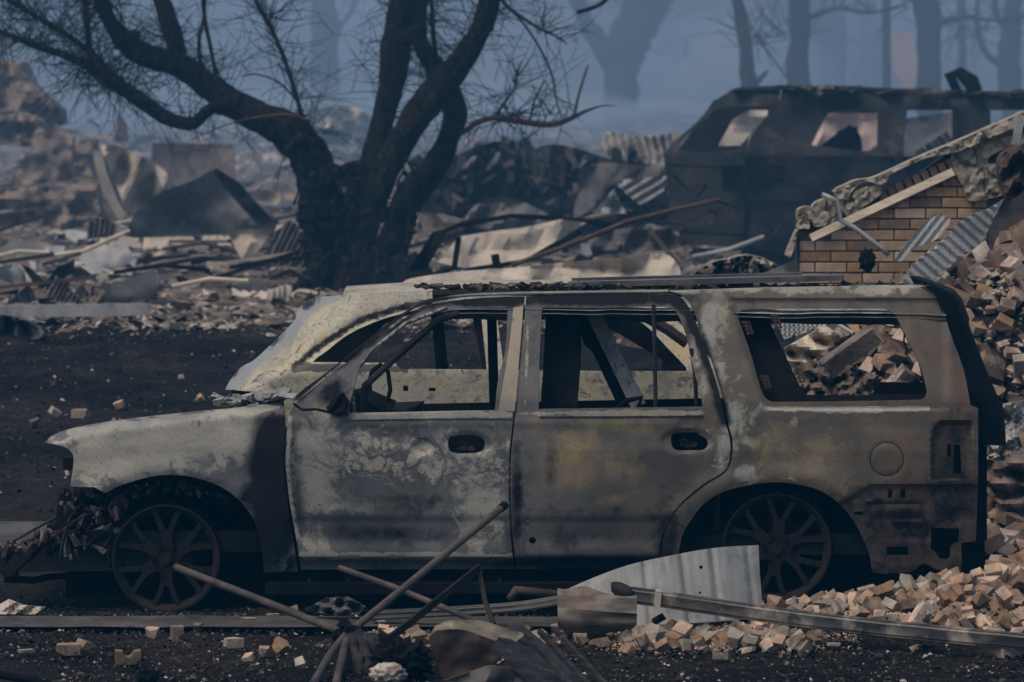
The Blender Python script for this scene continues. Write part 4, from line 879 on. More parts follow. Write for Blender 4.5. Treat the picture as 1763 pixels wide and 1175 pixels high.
# ------------------------------------------------------------------ black wreck at the back right
suv = thing('black_wreck', 'black burnt-out car without glass, behind the ruined brick wall', 'car')
SD = 46.0
M['suv'] = simple('black_burnt_body', (0.011, 0.012, 0.014), (0.026, 0.025, 0.025), 1.6, c3=(0.06, 0.048, 0.043), sc3=5, lo3=.55, hi3=.7, rough=.6, bump=.4, bd=.02)
def srel(px, py):
    r = 0
    r += .06 * ss(300, 262, py) ; 
    return r
def spl(name, ol, hs=(), mat='suv', d=SD, th=.05, g=9, f=None):
    v2, tr = fill(cr(ol, 8), [cr(h, 8) for h in hs], g)
    def fm(px, py):
        dd = d + (f(px, py) if f else 0)
        if py < 262: dd += .32 * (262 - py) / 100
        dd -= .02 * math.exp(-((py - 268) / 5) ** 2)
        if 1528 < px < 1532 and py > 190: dd += .03
        dd += .02 * mn.noise(Vector((px / 30, py / 30, 0)))
        return P(px, py, dd)
    return obj(name, solid(name, v2, tr, fm, (0, th, 0)), M[mat], suv)
rake = lambda px, py: 0.9 * max(0, (1300 - px) / 155) ** 1.0 * .8
spl('rear_body', DP((1143, 268)) + [(1160, 245), (1200, 210), (1235, 172)] + DP((1262, 155), (1345, 152), (1340, 176), (1290, 236), (1283, 270), (1283, 428), (1160, 420), (1152, 350)), [[(1168, 258), (1170, 250), (1195, 222), (1225, 195), (1240, 187), (1300, 183), (1326, 184), (1324, 194), (1300, 222), (1274, 252), (1262, 260), (1200, 262)]], f=rake)
spl('side_panel', DP((1283, 270), (1292, 236), (1342, 174), (1348, 151)) + [(1450, 148), (1600, 156)] + DP((1800, 165), (1800, 520), (1400, 520), (1375, 440), (1283, 428)), [DP((1397, 250)) + [(1402, 240), (1425, 196), (1435, 189)] + DP((1505, 189)) + [(1511, 196)] + DP((1510, 258)) + [(1480, 260)], [(1562, 190), (1566, 185), (1640, 184), (1650, 190), (1656, 240), (1650, 300), (1562, 300)], DP((1705, 186), (1790, 188), (1790, 300), (1708, 300))])
spl('roof', DP((1262, 156), (1278, 150), (1350, 147)) + [(1430, 149), (1600, 154)] + DP((1800, 160), (1800, 166)) + [(1600, 160), (1450, 152)] + DP((1350, 154)), d=SD - .05, th=1.3)
spl('rear_lamp_socket', DP((1288, 282), (1350, 284), (1340, 300), (1326, 320), (1288, 322)), mat='char', d=SD - .03, th=.02)
spl('number_plate_recess', DP((1244, 286), (1278, 286), (1278, 330), (1244, 330)), mat='char', d=SD + .02, th=.02)
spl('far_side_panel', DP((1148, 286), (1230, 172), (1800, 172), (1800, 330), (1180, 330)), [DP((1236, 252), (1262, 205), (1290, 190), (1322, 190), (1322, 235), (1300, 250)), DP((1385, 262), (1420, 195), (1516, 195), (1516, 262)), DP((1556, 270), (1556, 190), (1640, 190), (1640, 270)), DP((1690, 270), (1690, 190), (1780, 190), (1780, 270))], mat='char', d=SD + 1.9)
quick('seat_back', [tube([P(1440, 270, SD + 1.0), P(1450, 235, SD + 1.0), P(1463, 222, SD + 1.0), P(1474, 235, SD + 1.0), P(1478, 270, SD + 1.0)], .05, 8), box(P(1458, 250, SD + 1.0), (.2, .1, .3))], M['char'], suv)
quick('roof_remnant', [tube([P(1648, 158, SD + .3), P(1635, 128, SD + .3), P(1650, 124, SD + .3), P(1672, 142, SD + .3), P(1680, 160, SD + .3)], [.04, .05, .05, .07, .06], 9, .5)], M['char'], suv, True)
pr = []
for i in range(60):
    x = R.uniform(1360, 1760); s = R.uniform(.02, .12); pr.append(box(P(x, 152 + (x - 1350) * .03 + R.uniform(-2, 2), SD + R.uniform(0, .8)), (s * 2, s * 2, s * .3), Euler((0, R.uniform(-.2, .2), 1)).to_matrix(), s * .2))
quick('roof_litter', pr, M['melt'], suv, kind='stuff')
for x in (1325, 1700): quick('wheel', [tube([P(x, 440, SD + .1), P(x, 438, SD + .3)], .3, 24)], M['char'], suv, True, 40)
pr = [box(P(R.uniform(1165, 1400), R.uniform(300, 425), SD + R.uniform(-.15, .0)), (R.uniform(.05, .3), .04, R.uniform(.015, .04)), Euler((0, R.uniform(-.8, .8), R.uniform(-.5, .5))).to_matrix(), .02) for _ in range(14)]
quick('bumper_debris', pr, M['darksteel'], suv, kind='stuff')

o = plate('pale_far_sheet', DP((1385, 262), (1398, 188), (1524, 188), (1524, 262)), 'pinkwall', 56, grid=14, crum=.3, cs=60, th=.1); tag(o, 'pale pinkish sheet seen through the middle window of the black wreck', 'sheet')
o = plate('pale_far_sheet', DP((1232, 262), (1250, 185), (1332, 180), (1332, 262)), 'sheetpale', 55, grid=14, crum=.3, cs=60, th=.1); tag(o, 'pale cream sheet seen through the rear opening of the black wreck', 'sheet')
o = plate('dark_seat_shape', DP((1400, 262), (1452, 222), (1476, 218), (1482, 262)), 'char', SD + 1.1, th=.1, grid=14); o.parent = suv
o = plate('ribbed_far_sheet', DP((1556, 300), (1575, 262), (1630, 225), (1650, 262), (1650, 300)), 'sheetdark', 54, grid=5, corr=.1, cw=12, ca=-35); tag(o, 'dark ribbed sheet seen through the window of the black wreck beside its pillar', 'sheet')
o = plate('grey_far_sheet', DP((1550, 300), (1554, 205), (1660, 190), (1664, 300)), 'sheetdark', 57, grid=14, crum=.2, cs=60, th=.1); tag(o, 'grey sheet behind the black wreck seen through its right window', 'sheet')
for pts, w in (([(1283, 272), (1283, 425)], 3), ([(1152, 285), (1283, 290)], 3), ([(1283, 300), (1400, 316)], 2), ([(1160, 400), (1283, 405), (1290, 345), (1420, 352)], 3)):
    quick('panel_edge', [tube([P(x, y, SD - .03 + (.1 if x < 1200 else 0)) for x, y in pts], w * SD / F / 2 * 1.5, 6)], M['char'], suv, True)
# ------------------------------------------------------------------ bricks
def chunk(seed, L, Wd, H, cuts):
    r = random.Random(seed); bm = bmesh.new(); bmesh.ops.create_cube(bm, size=1.0)
    for v in bm.verts: v.co = Vector((v.co.x * L, v.co.y * Wd, v.co.z * H)) + Vector([r.uniform(-.003, .003) for _ in range(3)])
    for _ in range(cuts):
        n = Vector((r.uniform(-1, 1), r.uniform(-1, 1), r.uniform(-1, 1))).normalized()
        ext = abs(n.x) * L / 2 + abs(n.y) * Wd / 2 + abs(n.z) * H / 2
        res = bmesh.ops.bisect_plane(bm, geom=bm.verts[:] + bm.edges[:] + bm.faces[:], plane_co=n * ext * r.uniform(.45, .8), plane_no=n, clear_outer=True)
        ed = [e for e in res['geom_cut'] if isinstance(e, bmesh.types.BMEdge)]
        if ed: bmesh.ops.edgeloop_fill(bm, edges=ed)
    me = bpy.data.meshes.new('brick'); bm.to_mesh(me); bm.free(); return me
def notched(L, H, Wd, seed):                # a broken brick showing half of a core hole
    pts = [(-L/2, -H/2), (L/2, -H/2), (L/2, H/2), (L*.25, H/2*.8)] + [(L*.22*math.cos(a), H/2*.9 - H*.45*math.sin(a)) for a in (0.0, .5, 1.05, 1.57, 2.1, 2.6, 3.14)] + [(-L*.26, H/2*.9), (-L/2, H/2)]
    n = len(pts); V = [(x, -Wd/2, z) for x, z in pts] + [(x, Wd/2, z) for x, z in pts]
    return mesh('brick', V, [tuple(range(n)), tuple(range(n, 2*n))[::-1]] + [(i, i+n, (i+1) % n + n, (i+1) % n) for i in range(n)])
whole = [chunk(i, .2, .095, .062, c) for i, c in enumerate((0, 0, 1, 1))]
half = [chunk(20 + i, .2 * f, .095, .062, c) for i, (f, c) in enumerate(((.5, 1), (.45, 3), (.6, 3), (.55, 2), (.35, 3), (.5, 4), (.7, 3), (.4, 2), (.3, 2), (.6, 5), (.45, 5)))] + [notched(.1, .06, .09, 1), notched(.12, .065, .09, 2)]
bits = [chunk(50 + i, .06, .05, .04, 3) for i in range(5)]
for k_, me in enumerate(whole + half + bits): me.materials.append(M['brick' if k_ % 3 else 'dusty'])
def place(me, x, y, z, rot=None, sc=1.0, **kw):
    o = obj('brick', me, None, None, (x, y, z), rot or (R.uniform(-.6, .6), R.uniform(-.6, .6), R.uniform(0, 6.3)), **kw); o.scale = (sc, sc, sc); return o
def heap(n, xr, yr, mix, label, group, lift=0.03, sc=(1, 1), keep=None, tilt=.6):
    k = 0; pts = []
    for _ in range(n * 40):
        if k >= n: break
        x, y = R.uniform(*xr), R.uniform(*yr)
        if keep and not keep(x, y): continue
        if any((x - a) ** 2 + (y - b) ** 2 < .0026 for a, b in pts): continue
        pts.append((x, y)); me = R.choice(mix); z = G(x, y) + lift * R.uniform(.2, 1.7); kd = ('whole ' if me in whole else 'notched half ' if me in half[-2:] else 'half ')
        tn = 'dusty grey ' if me.materials[0] == M['dusty'] else 'tan '; u = (x - xr[0]) / (xr[1] - xr[0]); v = (y - yr[0]) / (yr[1] - yr[0])
        sc_ = R.uniform(*sc); sz = 'small ' if sc_ < sc[0] + .3 * (sc[1] - sc[0]) else 'large ' if sc_ > sc[0] + .75 * (sc[1] - sc[0]) else ''
        o = place(me, x, y, z, (R.uniform(-tilt, tilt), R.uniform(-tilt, tilt), R.uniform(0, 6.3)), sc_)
        tag(o, sz + tn + kd + 'brick, ' + ('near side', 'middle', 'far side')[min(2, int(v * 3))] + ', ' + ('left end', 'left part', 'centre', 'right part', 'right end')[min(4, int(u * 5))] + ' of ' + label, 'brick', group); k += 1
X = lambda px, d: (px - 881.5) / F * d
heap(96, (1.15, 2.5), (20.72, 21.55), half + whole[2:], 'heap before rear wheel', 'bricks of the heap by the rear wheel', .045, (.5, .92), lambda x, y: y > 21.0 - (x - 1.2) * .33 and x > 1.22, 1.0)
heap(46, (2.05, 2.6), (21.15, 21.95), half + whole, 'heap at right edge', 'bricks at the right edge', .06, (.65, 1.0), None, 1.0)
heap(44, (.56, 1.35), (20.45, 20.95), half, 'bricks before the pipe', 'bricks in front of the pipe', .03, (.55, .9), lambda x, y: y > 20.45 + .1 * math.sin(x * 9), .8)
heap(22, (-.62, .45), (20.55, 21.15), half[:6], 'bricks behind crossed poles', 'bricks behind the crossed poles', .02, (.45, .8))
heap(60, (1.45, 2.6), (24.2, 26.9), whole + half, 'heap behind side window', 'bricks behind the rear side window', .06, (.95, 1.1), lambda x, y: G(x, y) > .5, .9)
heap(38, (2.6, 3.4), (24.3, 27.2), whole + half, 'slope beyond tailgate', 'bricks right of the tailgate', .06, (.95, 1.15), lambda x, y: G(x, y) > .5, 1.0)
SC = [ # scattered singles: x, y, kind, scale, label
 (305, 1103, 'n', 1.15, 'orange notched half brick standing on end, nearest the front wheel'), (115, 1126, 'h', 1.0, 'tan half brick low on the left of the dark ground'), (145, 1120, 'b', 1.3, 'flat brick chip leaning on the left tan half brick'),
 (45, 1127, 'f', .8, 'flat tan brick slip at the far left of the foreground'), (220, 1140, 'n', 1.2, 'pale notched brick lying in the left foreground'), (402, 1113, 'h', .9, 'jagged orange brick piece left of the crossed poles'), (455, 1128, 'h', .85, 'pale brick lump with mortar left of the crossed poles'),
 (482, 1122, 'b', 1.5, 'greyish mortar lump beside the pale brick lump'), (428, 1142, 'b', 1.1, 'small round brick pebble below the jagged orange piece'), (518, 1152, 'b', 1.2, 'rounded grey brick pebble left of the lowest pole'), (340, 1085, 'h', .7, 'pale small brick piece right of the standing orange brick'),
 (265, 1098, 'b', 1.3, 'flat grey stone chip left of the standing orange brick'), (430, 1072, 'f', .8, 'tan brick slip behind the first pole'), (470, 1064, 'f', .7, 'thin brick slip right of the front wheel'), (505, 1060, 'b', 1.2, 'upright pale chip behind the first pole'),
 (1242, 1133, 'n', .9, 'lone small notched brick in the middle of the right foreground'), (1436, 1119, 'f', .7, 'small flat tan chip below the long pipe'), (1573, 1125, 'b', .8, 'tiny pale chip below the long pipe near the right'), (1740, 1130, 'n', 1.25, 'tan notched brick at the lower right edge'),
 (1510, 1105, 'h', .9, 'broken brick pair just under the long pipe, left one'), (1536, 1104, 'h', .8, 'broken brick pair just under the long pipe, right one'), (1000, 1105, 'h', .9, 'tan brick in front of the crumpled dark drum'),
 (140, 718, 'h', 1.2, 'reddish half brick on the dark ground behind the grey wing'), (95, 718, 'b', 1.6, 'small round stone left of the reddish half brick'), (60, 735, 'b', 1.4, 'pale pebble at the left behind the grey wing'), (205, 704, 'b', 1.4, 'flat pale pebble right of the reddish half brick'),
 (330, 563, 'f', 1.4, 'pale flat chip at the near edge of the ash field'), (115, 575, 'f', 1.4, 'pale flat chip left near the grey beam'), (312, 655, 'b', 1.1, 'tiny pale chip in the middle of the dark ground'), (345, 692, 'b', 1.2, 'small reddish chip behind the wing'),
]
for x, y, k, s, lab in SC:
    s *= .78
    d = gd(y); me = {'n': R.choice(half[-2:]), 'h': R.choice(half[:11]), 'b': R.choice(bits), 'f': whole[0]}[k]
    px, py, pz = P(x, y, d); rot = (0, 0, R.uniform(-.5, .5)) if k != 'b' else None
    if x == 305: rot = (0, 1.57, .2)
    o = place(me, px, py, G(px, py) + .025 * s, rot, s); tag(o, lab, 'brick')
    if k == 'f': o.scale = (.55 * s, .7 * s, .35 * s)
# fragments nobody could count
def litter(name, n, fxy, smin, smax, mat, zk=.4, flat=.5):
    V = []; Fc = []
    for i in range(n):
        x, y = fxy(); s = smin * (smax / smin) ** (R.random() ** 2.2)
        e = Euler((R.uniform(-.6, .6), R.uniform(-.6, .6), R.uniform(0, 6.3))).to_matrix(); k = len(V); z = G(x, y) + s * zk
        for q in ((1, 0, -.3), (-.5, .8, -.3), (-.6, -.8, -.3), (.2 + R.uniform(-.3, .3), R.uniform(-.3, .3), .9), (.7, .7, .1)):
            v = e @ Vector((q[0] * s * R.uniform(.6, 1.2), q[1] * s * R.uniform(.6, 1.2), q[2] * s * flat * 1.3)); V.append((x + v.x, y + v.y, z + v.z))
        Fc += [(k, k + 1, k + 3), (k + 1, k + 2, k + 3), (k + 2, k, k + 3), (k, k + 4, k + 1), (k, k + 3, k + 4), (k + 1, k + 4, k + 3)]
    return obj(name, mesh(name, V, Fc), M[mat], kind='stuff')
def blocks(name, n, fxy, smin, smax, mat, zk=1.0):
    pr = []
    for i in range(n):
        x, y = fxy(); s = smin * (smax / smin) ** (R.random() ** 1.6)
        pr.append(box((x, y, G(x, y) + s * R.uniform(-.1, .6) * zk), (s * R.uniform(.8, 1.6), s, s * R.uniform(.5, .9)), Euler((R.uniform(-1, 1), R.uniform(-1, 1), R.uniform(0, 6.3))).to_matrix(), s * .13))
    return quick(name, pr, M[mat], kind='stuff')
M['brickdark'] = simple('sooty_brick_rubble', (0.2, 0.125, 0.085), (0.07, 0.052, 0.042), 3, c3=(0.26, 0.2, 0.15), sc3=9, lo3=0.5, hi3=0.62, bump=0.5, bd=0.006, island=0.7)
M['grit'] = simple('dark_grit', (0.01, 0.009, 0.009), (0.045, 0.038, 0.034), 5, c3=(0.3, 0.26, 0.22), sc3=9, lo3=.6, hi3=.7, island=.8, bump=0)
M['chips'] = simple('pale_chips', (0.3, 0.25, 0.2), (0.18, 0.16, 0.15), 5, island=.7, bump=0)
def yimg(y0, y1): d0, d1 = gd(y1), gd(y0); return d0, d1
blocks('brick_rubble', 1100, lambda: (lambda x: (x, R.uniform(20.98 - (x - 1.2) * .34, 21.75)))(R.uniform(1.15, 2.75)), .02, .08, 'brickisl')
blocks('brick_rubble', 260, lambda: (R.uniform(.5, 1.45), R.gauss(20.75, .14)), .012, .06, 'brickisl')
blocks('brick_rubble', 140, lambda: (R.uniform(-.75, .6), R.gauss(20.95, .17)), .01, .05, 'brickisl')
blocks('brick_rubble', 2300, lambda: (R.uniform(1.2, 4.0), R.uniform(24.0, 28.0)), .03, .13, 'brickdark', 1.3)
litter('crumbled_plaster', 1400, lambda: (lambda t: (1.95 + t * 1.1 + R.gauss(0, .13), 26.5 + R.uniform(0, 1.7)))(R.random()), .015, .05, 'plaster', .6)
litter('grit', 9000, lambda: (R.uniform(-2.7, 2.8), R.uniform(19.0, 22.3)), .003, .014, 'grit')
litter('grit', 5000, lambda: (R.uniform(-4.2, 0), R.uniform(22.6, 36.5)), .006, .03, 'grit')
litter('pale_chips', 1500, lambda: (R.uniform(-2.7, 2.6), R.uniform(19.0, 22.0)), .003, .016, 'chips', .1)
litter('grit', 2600, lambda: (R.uniform(-2.7, 2.6), R.uniform(19.2, 22.2)), .01, .03, 'grit', .1, .35)
litter('brick_dust', 3500, lambda: (lambda x: (x, R.uniform(20.95 - max(0, x - 1.2) * .3, 21.8)))(R.uniform(.5, 2.75)), .004, .02, 'brickisl', .3)
litter('brick_dust', 2500, lambda: (R.uniform(.4, 1.6), R.gauss(20.8, .16)), .004, .014, 'brickisl', .2)
litter('plaster_dust', 2500, lambda: (R.uniform(1.2, 4), R.uniform(24, 27.6)), .01, .05, 'plaster', 1.2)
litter('pale_chips', 420, lambda: (R.gauss(-1.9, .6), R.gauss(21.95, .12)), .004, .018, 'grit')
litter('pale_chips', 260, lambda: (R.uniform(-4.3, 0), R.uniform(23, 36.5)), .008, .03, 'chips')
def farxy():
    y = 36.8 + (R.random() ** 1.3) * 30; return (X(R.uniform(-500, 2300), y), y)
litter('ash_rubble', 15000, farxy, .025, .16, 'ash', .15, .16)
litter('ash_rubble', 3600, lambda: (lambda y: (X(R.uniform(-500, 1300), y), y))(R.gauss(38.0, .8)), .012, .06, 'chips', .2, .2)
def farxy2():
    y = R.uniform(66, 125); return (X(R.uniform(-60, 1820), y), y)
litter('far_rubble', 2600, farxy2, .08, .5, 'ash', .1, .25)
# scraps of sheet iron lying in the ash, one object each
def scrap(px, py, w, h, mat, lab, grp, corr=0.0):
    d = gd(py) if py > 230 else 80; s = d / F; x, y, z = P(px, py, d); z = G(x, y); nx_, ny_ = 9, 5; V = []; sd = R.uniform(0, 99)
    ang = R.uniform(-.7, .7); lean = R.uniform(.15, 1.1); 
    for i in range(nx_):
        for j in range(ny_):
            u, v = (i / (nx_ - 1) - .5) * w * s, j / (ny_ - 1) * h * s * 1.4
            nz = mn.fractal(Vector((u * 2.2 + sd, v * 2.2, sd)), .8, 2.1, 3) * .28 * w * s
            if corr: nz += corr * math.cos(i * math.pi)
            V.append((x + u * math.cos(ang) - nz * .6, y + u * math.sin(ang) + v * math.cos(lean) + nz, z + v * math.sin(lean) + nz * .5))
    a = [i * ny_ + j for i in range(nx_ - 1) for j in range(ny_ - 1)]
    Fq = [(q, q + 1, q + ny_ + 1, q + ny_) for q in a]; n = len(V)
    V2 = V + [(p[0], p[1] + .012, p[2] - .012) for p in V]
    ring = [j for j in range(ny_)] + [i * ny_ + ny_ - 1 for i in range(1, nx_)] + [(nx_ - 1) * ny_ + j for j in range(ny_ - 2, -1, -1)] + [i * ny_ for i in range(nx_ - 2, 0, -1)]
    Fq += [tuple(q_ + n for q_ in f[::-1]) for f in Fq] + [(ring[i], ring[i] + n, ring[(i + 1) % len(ring)] + n, ring[(i + 1) % len(ring)]) for i in range(len(ring))]
    o = obj('scrap_sheet', mesh('scrap_sheet', V2, Fq, True, 50), M[mat]); tag(o, lab, 'scrap sheet', grp); return o
CN = {'sheet': 'grey', 'sheetdark': 'dark grey', 'sheetbrown': 'rusty brown', 'sheetpale': 'pale ash', 'char': 'black', 'ruin': 'brown mottled'}
def scraps(n, x0, x1, y0, y1, wr, hr, mats, where, grp, cs_):
    for i in range(n):
        px, py, w, h, m_, cg = R.uniform(x0, x1), R.uniform(y0, y1), R.uniform(*wr), R.uniform(*hr), R.choice(mats), R.choice(cs_)
        u, v = (px - x0) / (x1 - x0), (py - y0) / (y1 - y0); s_ = (w - wr[0]) / (wr[1] - wr[0])
        lab = ('small ' if s_ < .33 else 'wide ' if s_ > .66 else '') + CN[m_] + (' ribbed' if cg else ' bent') + ' scrap, ' + ('far', 'middle', 'near')[min(2, int(v * 3))] + ' ' + ('left', 'centre left', 'centre', 'centre right', 'right')[min(4, int(u * 5))] + ' of ' + where
        scrap(px, py, w, h, m_, lab, grp, cg)
scraps(46, 0, 540, 395, 530, (30, 100), (8, 26), ['sheet', 'sheetdark', 'sheetbrown', 'sheetdark', 'sheetpale'], 'ash field left of tree', 'sheet scraps left of the tree', (0, .02))
scraps(34, 700, 1340, 395, 488, (30, 100), (8, 24), ['sheet', 'sheetdark', 'sheetbrown', 'sheetdark', 'char'], 'ash right of tree', 'sheet scraps right of the tree', (0, .02))
scraps(22, -20, 560, 250, 380, (40, 110), (10, 28), ['sheetdark', 'sheetbrown', 'ruin', 'char', 'sheetdark'], 'far ruins at left', 'far scraps at the left', (0,))

# ------------------------------------------------------------------ ruined brick wall
wall = thing('ruined_brick_wall', 'sloping remnant of a tan brick wall capped with cracked plaster, at the right', 'wall')
WD = 28.5
wo = DP((1374, 820), (1374, 398), (1400, 372), (1480, 345), (1560, 315), (1640, 262), (1760, 205), (1900, 140), (1900, 820))
plate('mortar_core', wo, 'mortar', WD + .012, th=.24, grid=30, parent=wall)
bmsh = {}
def wbrick(x0, x1, y0, y1, mat='wallbrick', d=WD, ang=0.0):
    cx, cy = (x0 + x1) / 2, (y0 + y1) / 2; s = d / F; key = (round((x1 - x0) / 4), mat)
    if key not in bmsh:
        w, h = (x1 - x0) * s - .008, (y1 - y0) * s - .009
        b = bmesh.new(); bmesh.ops.create_cube(b, size=1)
        for v in b.verts: v.co = Vector((v.co.x * w, v.co.y * .1, v.co.z * h))
        bmesh.ops.bevel(b, geom=b.edges[:], offset=.004, segments=1, affect='EDGES'); me = bpy.data.meshes.new('brick'); b.to_mesh(me); b.free(); me.materials.append(M[mat]); bmsh[key] = me
    p = P(cx, cy, d); o = obj('brick', bmsh[key], None, wall, (p[0], p[1] + .05 + R.uniform(-.006, .004), p[2])); o.rotation_euler = (0, ang + R.uniform(-.01, .01), 0)
row = 0
for k in range(-1, 22):
    y0 = 396 + 18.6 * (k - 6); off = -27 if k % 2 else 0; x = 1376 + off
    while x < 1700:
        x1 = min(x + 54.5, 1700); xa = max(x, 1376)
        top = 398 - (xa - 1374) * .52 + 8
        if x1 - xa > 12 and y0 > top and (y0 < 520) and not (xa > 1640 and y0 < 300): wbrick(xa, x1, y0, y0 + 18.6, R.choice(['wallbrick'] * 6 + ['capbrick']))
        x += 54.5
for i in range(9):
    cx = 1524 + i * 14.5; cy = 345 - i * 6.9
    x0 = cx - 7.4; wbrick(x0, x0 + 15, cy - 18, cy + 16, 'capbrick', WD - .04, -.42)
zc = lambda *pp: [(1350 + x / 3.918, 180 + y / 3.918) for x, y in pp]
pk = dict(crum=.026, cs=13, parent=wall, ang=26)
for nm, pts in (('plaster_chunk', zc((100, 800), (92, 715), (150, 688), (190, 700), (185, 790), (130, 812))), ('plaster_chunk', zc((192, 690), (260, 640), (350, 632), (400, 660), (390, 760), (300, 812), (200, 818))),
               ('plaster_chunk', zc((350, 575), (470, 520), (525, 510), (455, 590), (430, 640), (370, 640))), ('plaster_chunk', zc((462, 600), (540, 558), (640, 540), (662, 590), (600, 650), (520, 690), (470, 650))),
               ('plaster_chunk', zc((405, 680), (460, 660), (540, 690), (520, 725), (410, 750))), ('plaster_chunk', zc((90, 842), (60, 900), (15, 1020), (40, 1040), (70, 960), (95, 850))), ('plaster_chunk', zc((95, 805), (175, 800), (172, 838), (92, 835)))):
    plate(nm, pts + [], 'plaster', WD - .08 + R.uniform(-.03, .03), th=.2, grid=5, seed=R.randrange(99), **pk)
plate('plaster_ridge', zc((340, 590), (480, 515), (600, 495), (700, 455), (880, 370), (1120, 270), (1270, 205), (1450, 125), (1590, 62), (1640, 40), (1700, 60), (1650, 130), (1400, 220), (1250, 290), (1130, 330), (980, 355), (720, 470), (690, 520), (640, 545), (560, 520), (430, 560)), 'plaster', WD - .1, th=.3, grid=5, seed=5, **pk)
plate('plaster_face', zc((1125, 340), (1200, 260), (1350, 200), (1530, 140), (1620, 120), (1650, 300), (1500, 300), (1385, 355), (1380, 400), (1450, 405), (1485, 540), (1490, 600), (1350, 645), (1240, 645), (1210, 560), (1150, 450)), 'plaster', WD - .05, th=.1, grid=6, seed=8, **pk)
plate('plaster_face', zc((1640, 60), (1900, -60), (2000, 300), (1700, 330), (1630, 200)), 'plaster', WD - .02, th=.1, grid=8, seed=9, **pk)
o = plate('broken_wall_piece', zc((1450, 420), (1480, 330), (1560, 290), (1700, 250), (1800, 300), (1760, 480), (1640, 560), (1530, 660), (1490, 600)), 'rust', 27.9, th=.2, grid=6, crum=.12, cs=14, seed=4)
tag(o, 'rusty broken masonry lump on top of the heap at the right edge', 'masonry')
o = quick('timber_plank', [bar(P(1396, 411, 28.15), P(1641, 297, 28.25), .05, .042, (0, -1, .3))], M['timber'])
tag(o, 'long bleached timber plank leaning across the brick wall', 'plank')
o = quick('bent_wire', [tube([P(*q_, 28.1) for q_ in ((1415, 335), (1440, 345), (1447, 380), (1470, 392), (1497, 412), (1515, 425), (1530, 440))], .016, 6)], M['sheet'], None, True)
tag(o, 'bent grey strap hanging down over the brick wall', 'strap')
o = quick('upright_stake', [bar(P(1748, 250, 28.2), P(1758, 198, 28.2), .05, .03, (0, 1, 0))], M['sheet']); tag(o, 'short grey stake upright at the top of the sloping wall', 'stake')

def z5(*pp): return [(1350 + x / 3.918, 180 + y / 3.918) for x, y in pp]
o = plate('corrugated_sheet', z5(*DP((1482, 638), (1428, 745), (1335, 930))) + z5((1250, 1000), (1170, 1045), (1080, 1140)) + z5(*DP((1000, 1230), (760, 1230), (860, 1090))) + z5((960, 1000), (1110, 880), (1160, 810), (1260, 750), (1380, 700)), 'sheet', 26.6, th=.01, grid=4, corr=.013, cw=15, ca=-48, gx=.5, gy=-.3, seed=2)
tag(o, 'pale corrugated iron sheet lying up the rubble in front of the wall', 'iron sheet')
o = plate('corrugated_sheet', z5(*DP((800, 962), (985, 755), (1045, 735), (1122, 765))) + z5((1100, 830), (1010, 920), (890, 965)) + z5(*DP((790, 1060), (740, 1060))), 'sheet', 26.9, th=.01, grid=4, corr=.006, cw=12, ca=38, gx=.4, gy=-.3)
tag(o, 'narrow grey corrugated strip just left of the pale corrugated sheet', 'iron sheet')
o = plate('corrugated_sheet', DP((1338, 536), (1440, 540), (1420, 562), (1350, 585), (1340, 560)), 'sheet', 25.2, grid=4, corr=.012, cw=8, ca=0, gy=-.5); tag(o, 'grey ribbed sheet at the top left inside the rear side window', 'iron sheet')
for (pts, mt, d, lab) in (
 (DP((1690, 745), (1700, 700), (1763, 690), (1780, 760), (1763, 800), (1720, 790)), 'sheet', 25.5, 'pleated pale insulation sheet right of the tailgate'),
 (DP((1688, 640), (1763, 590), (1800, 600), (1790, 660), (1740, 690), (1700, 700)), 'sheet', 26.2, 'ribbed pale sheet under loose bricks at the right edge'),
 (DP((1690, 795), (1763, 775), (1790, 860), (1763, 900), (1700, 850)), 'sheetbrown', 24.8, 'torn brown sheet behind the rear bumper mount'),
 (DP((1345, 680), (1380, 640), (1450, 625), (1520, 650), (1500, 690)), 'ruin', 24.3, 'dusty grey boulder-like lump low in the rear side window'),
 (DP((1500, 676), (1540, 660), (1560, 665), (1545, 684), (1520, 690)), 'sheetpale', 24.0, 'small bright torn sheet at the bottom of the rear side window'),
 (DP((1350, 600), (1420, 560), (1450, 580), (1400, 620), (1360, 635)), 'timber', 24.9, 'splintered pale timber lump at the left inside the rear side window')):
    nm = 'torn_sheet' if 'sheet' in lab else 'rubble_lump'
    o = plate(nm, pts, mt, d, th=.02, grid=5, crum=.12, cs=18, corr=.015 if 'ribbed' in lab or 'pleated' in lab else 0, cw=9, ca=60, gy=-.4, seed=len(lab)); tag(o, lab, 'sheet' if nm == 'torn_sheet' else 'rubble lump')
o = quick('concrete_block', [box(P(1462, 607, 24.4), (.34, .1, .1), Euler((.2, -.62, .1)).to_matrix(), .006)], M['ruin']); tag(o, 'long hollow clay block lying diagonally inside the rear side window view', 'clay block')
quick_rods = [((1395, 530), (1470, 575)), ((1440, 545), (1480, 590))]
for k, (a, b) in enumerate(quick_rods):
    o = quick('steel_rod', [tube([P(*a, 24.9), P(*b, 24.6)], .012, 6)], M['sheet' if k == 0 else 'char']); tag(o, ('pale' if k == 0 else 'dark') + ' rod poking from the bricks in the rear side window', 'rod')

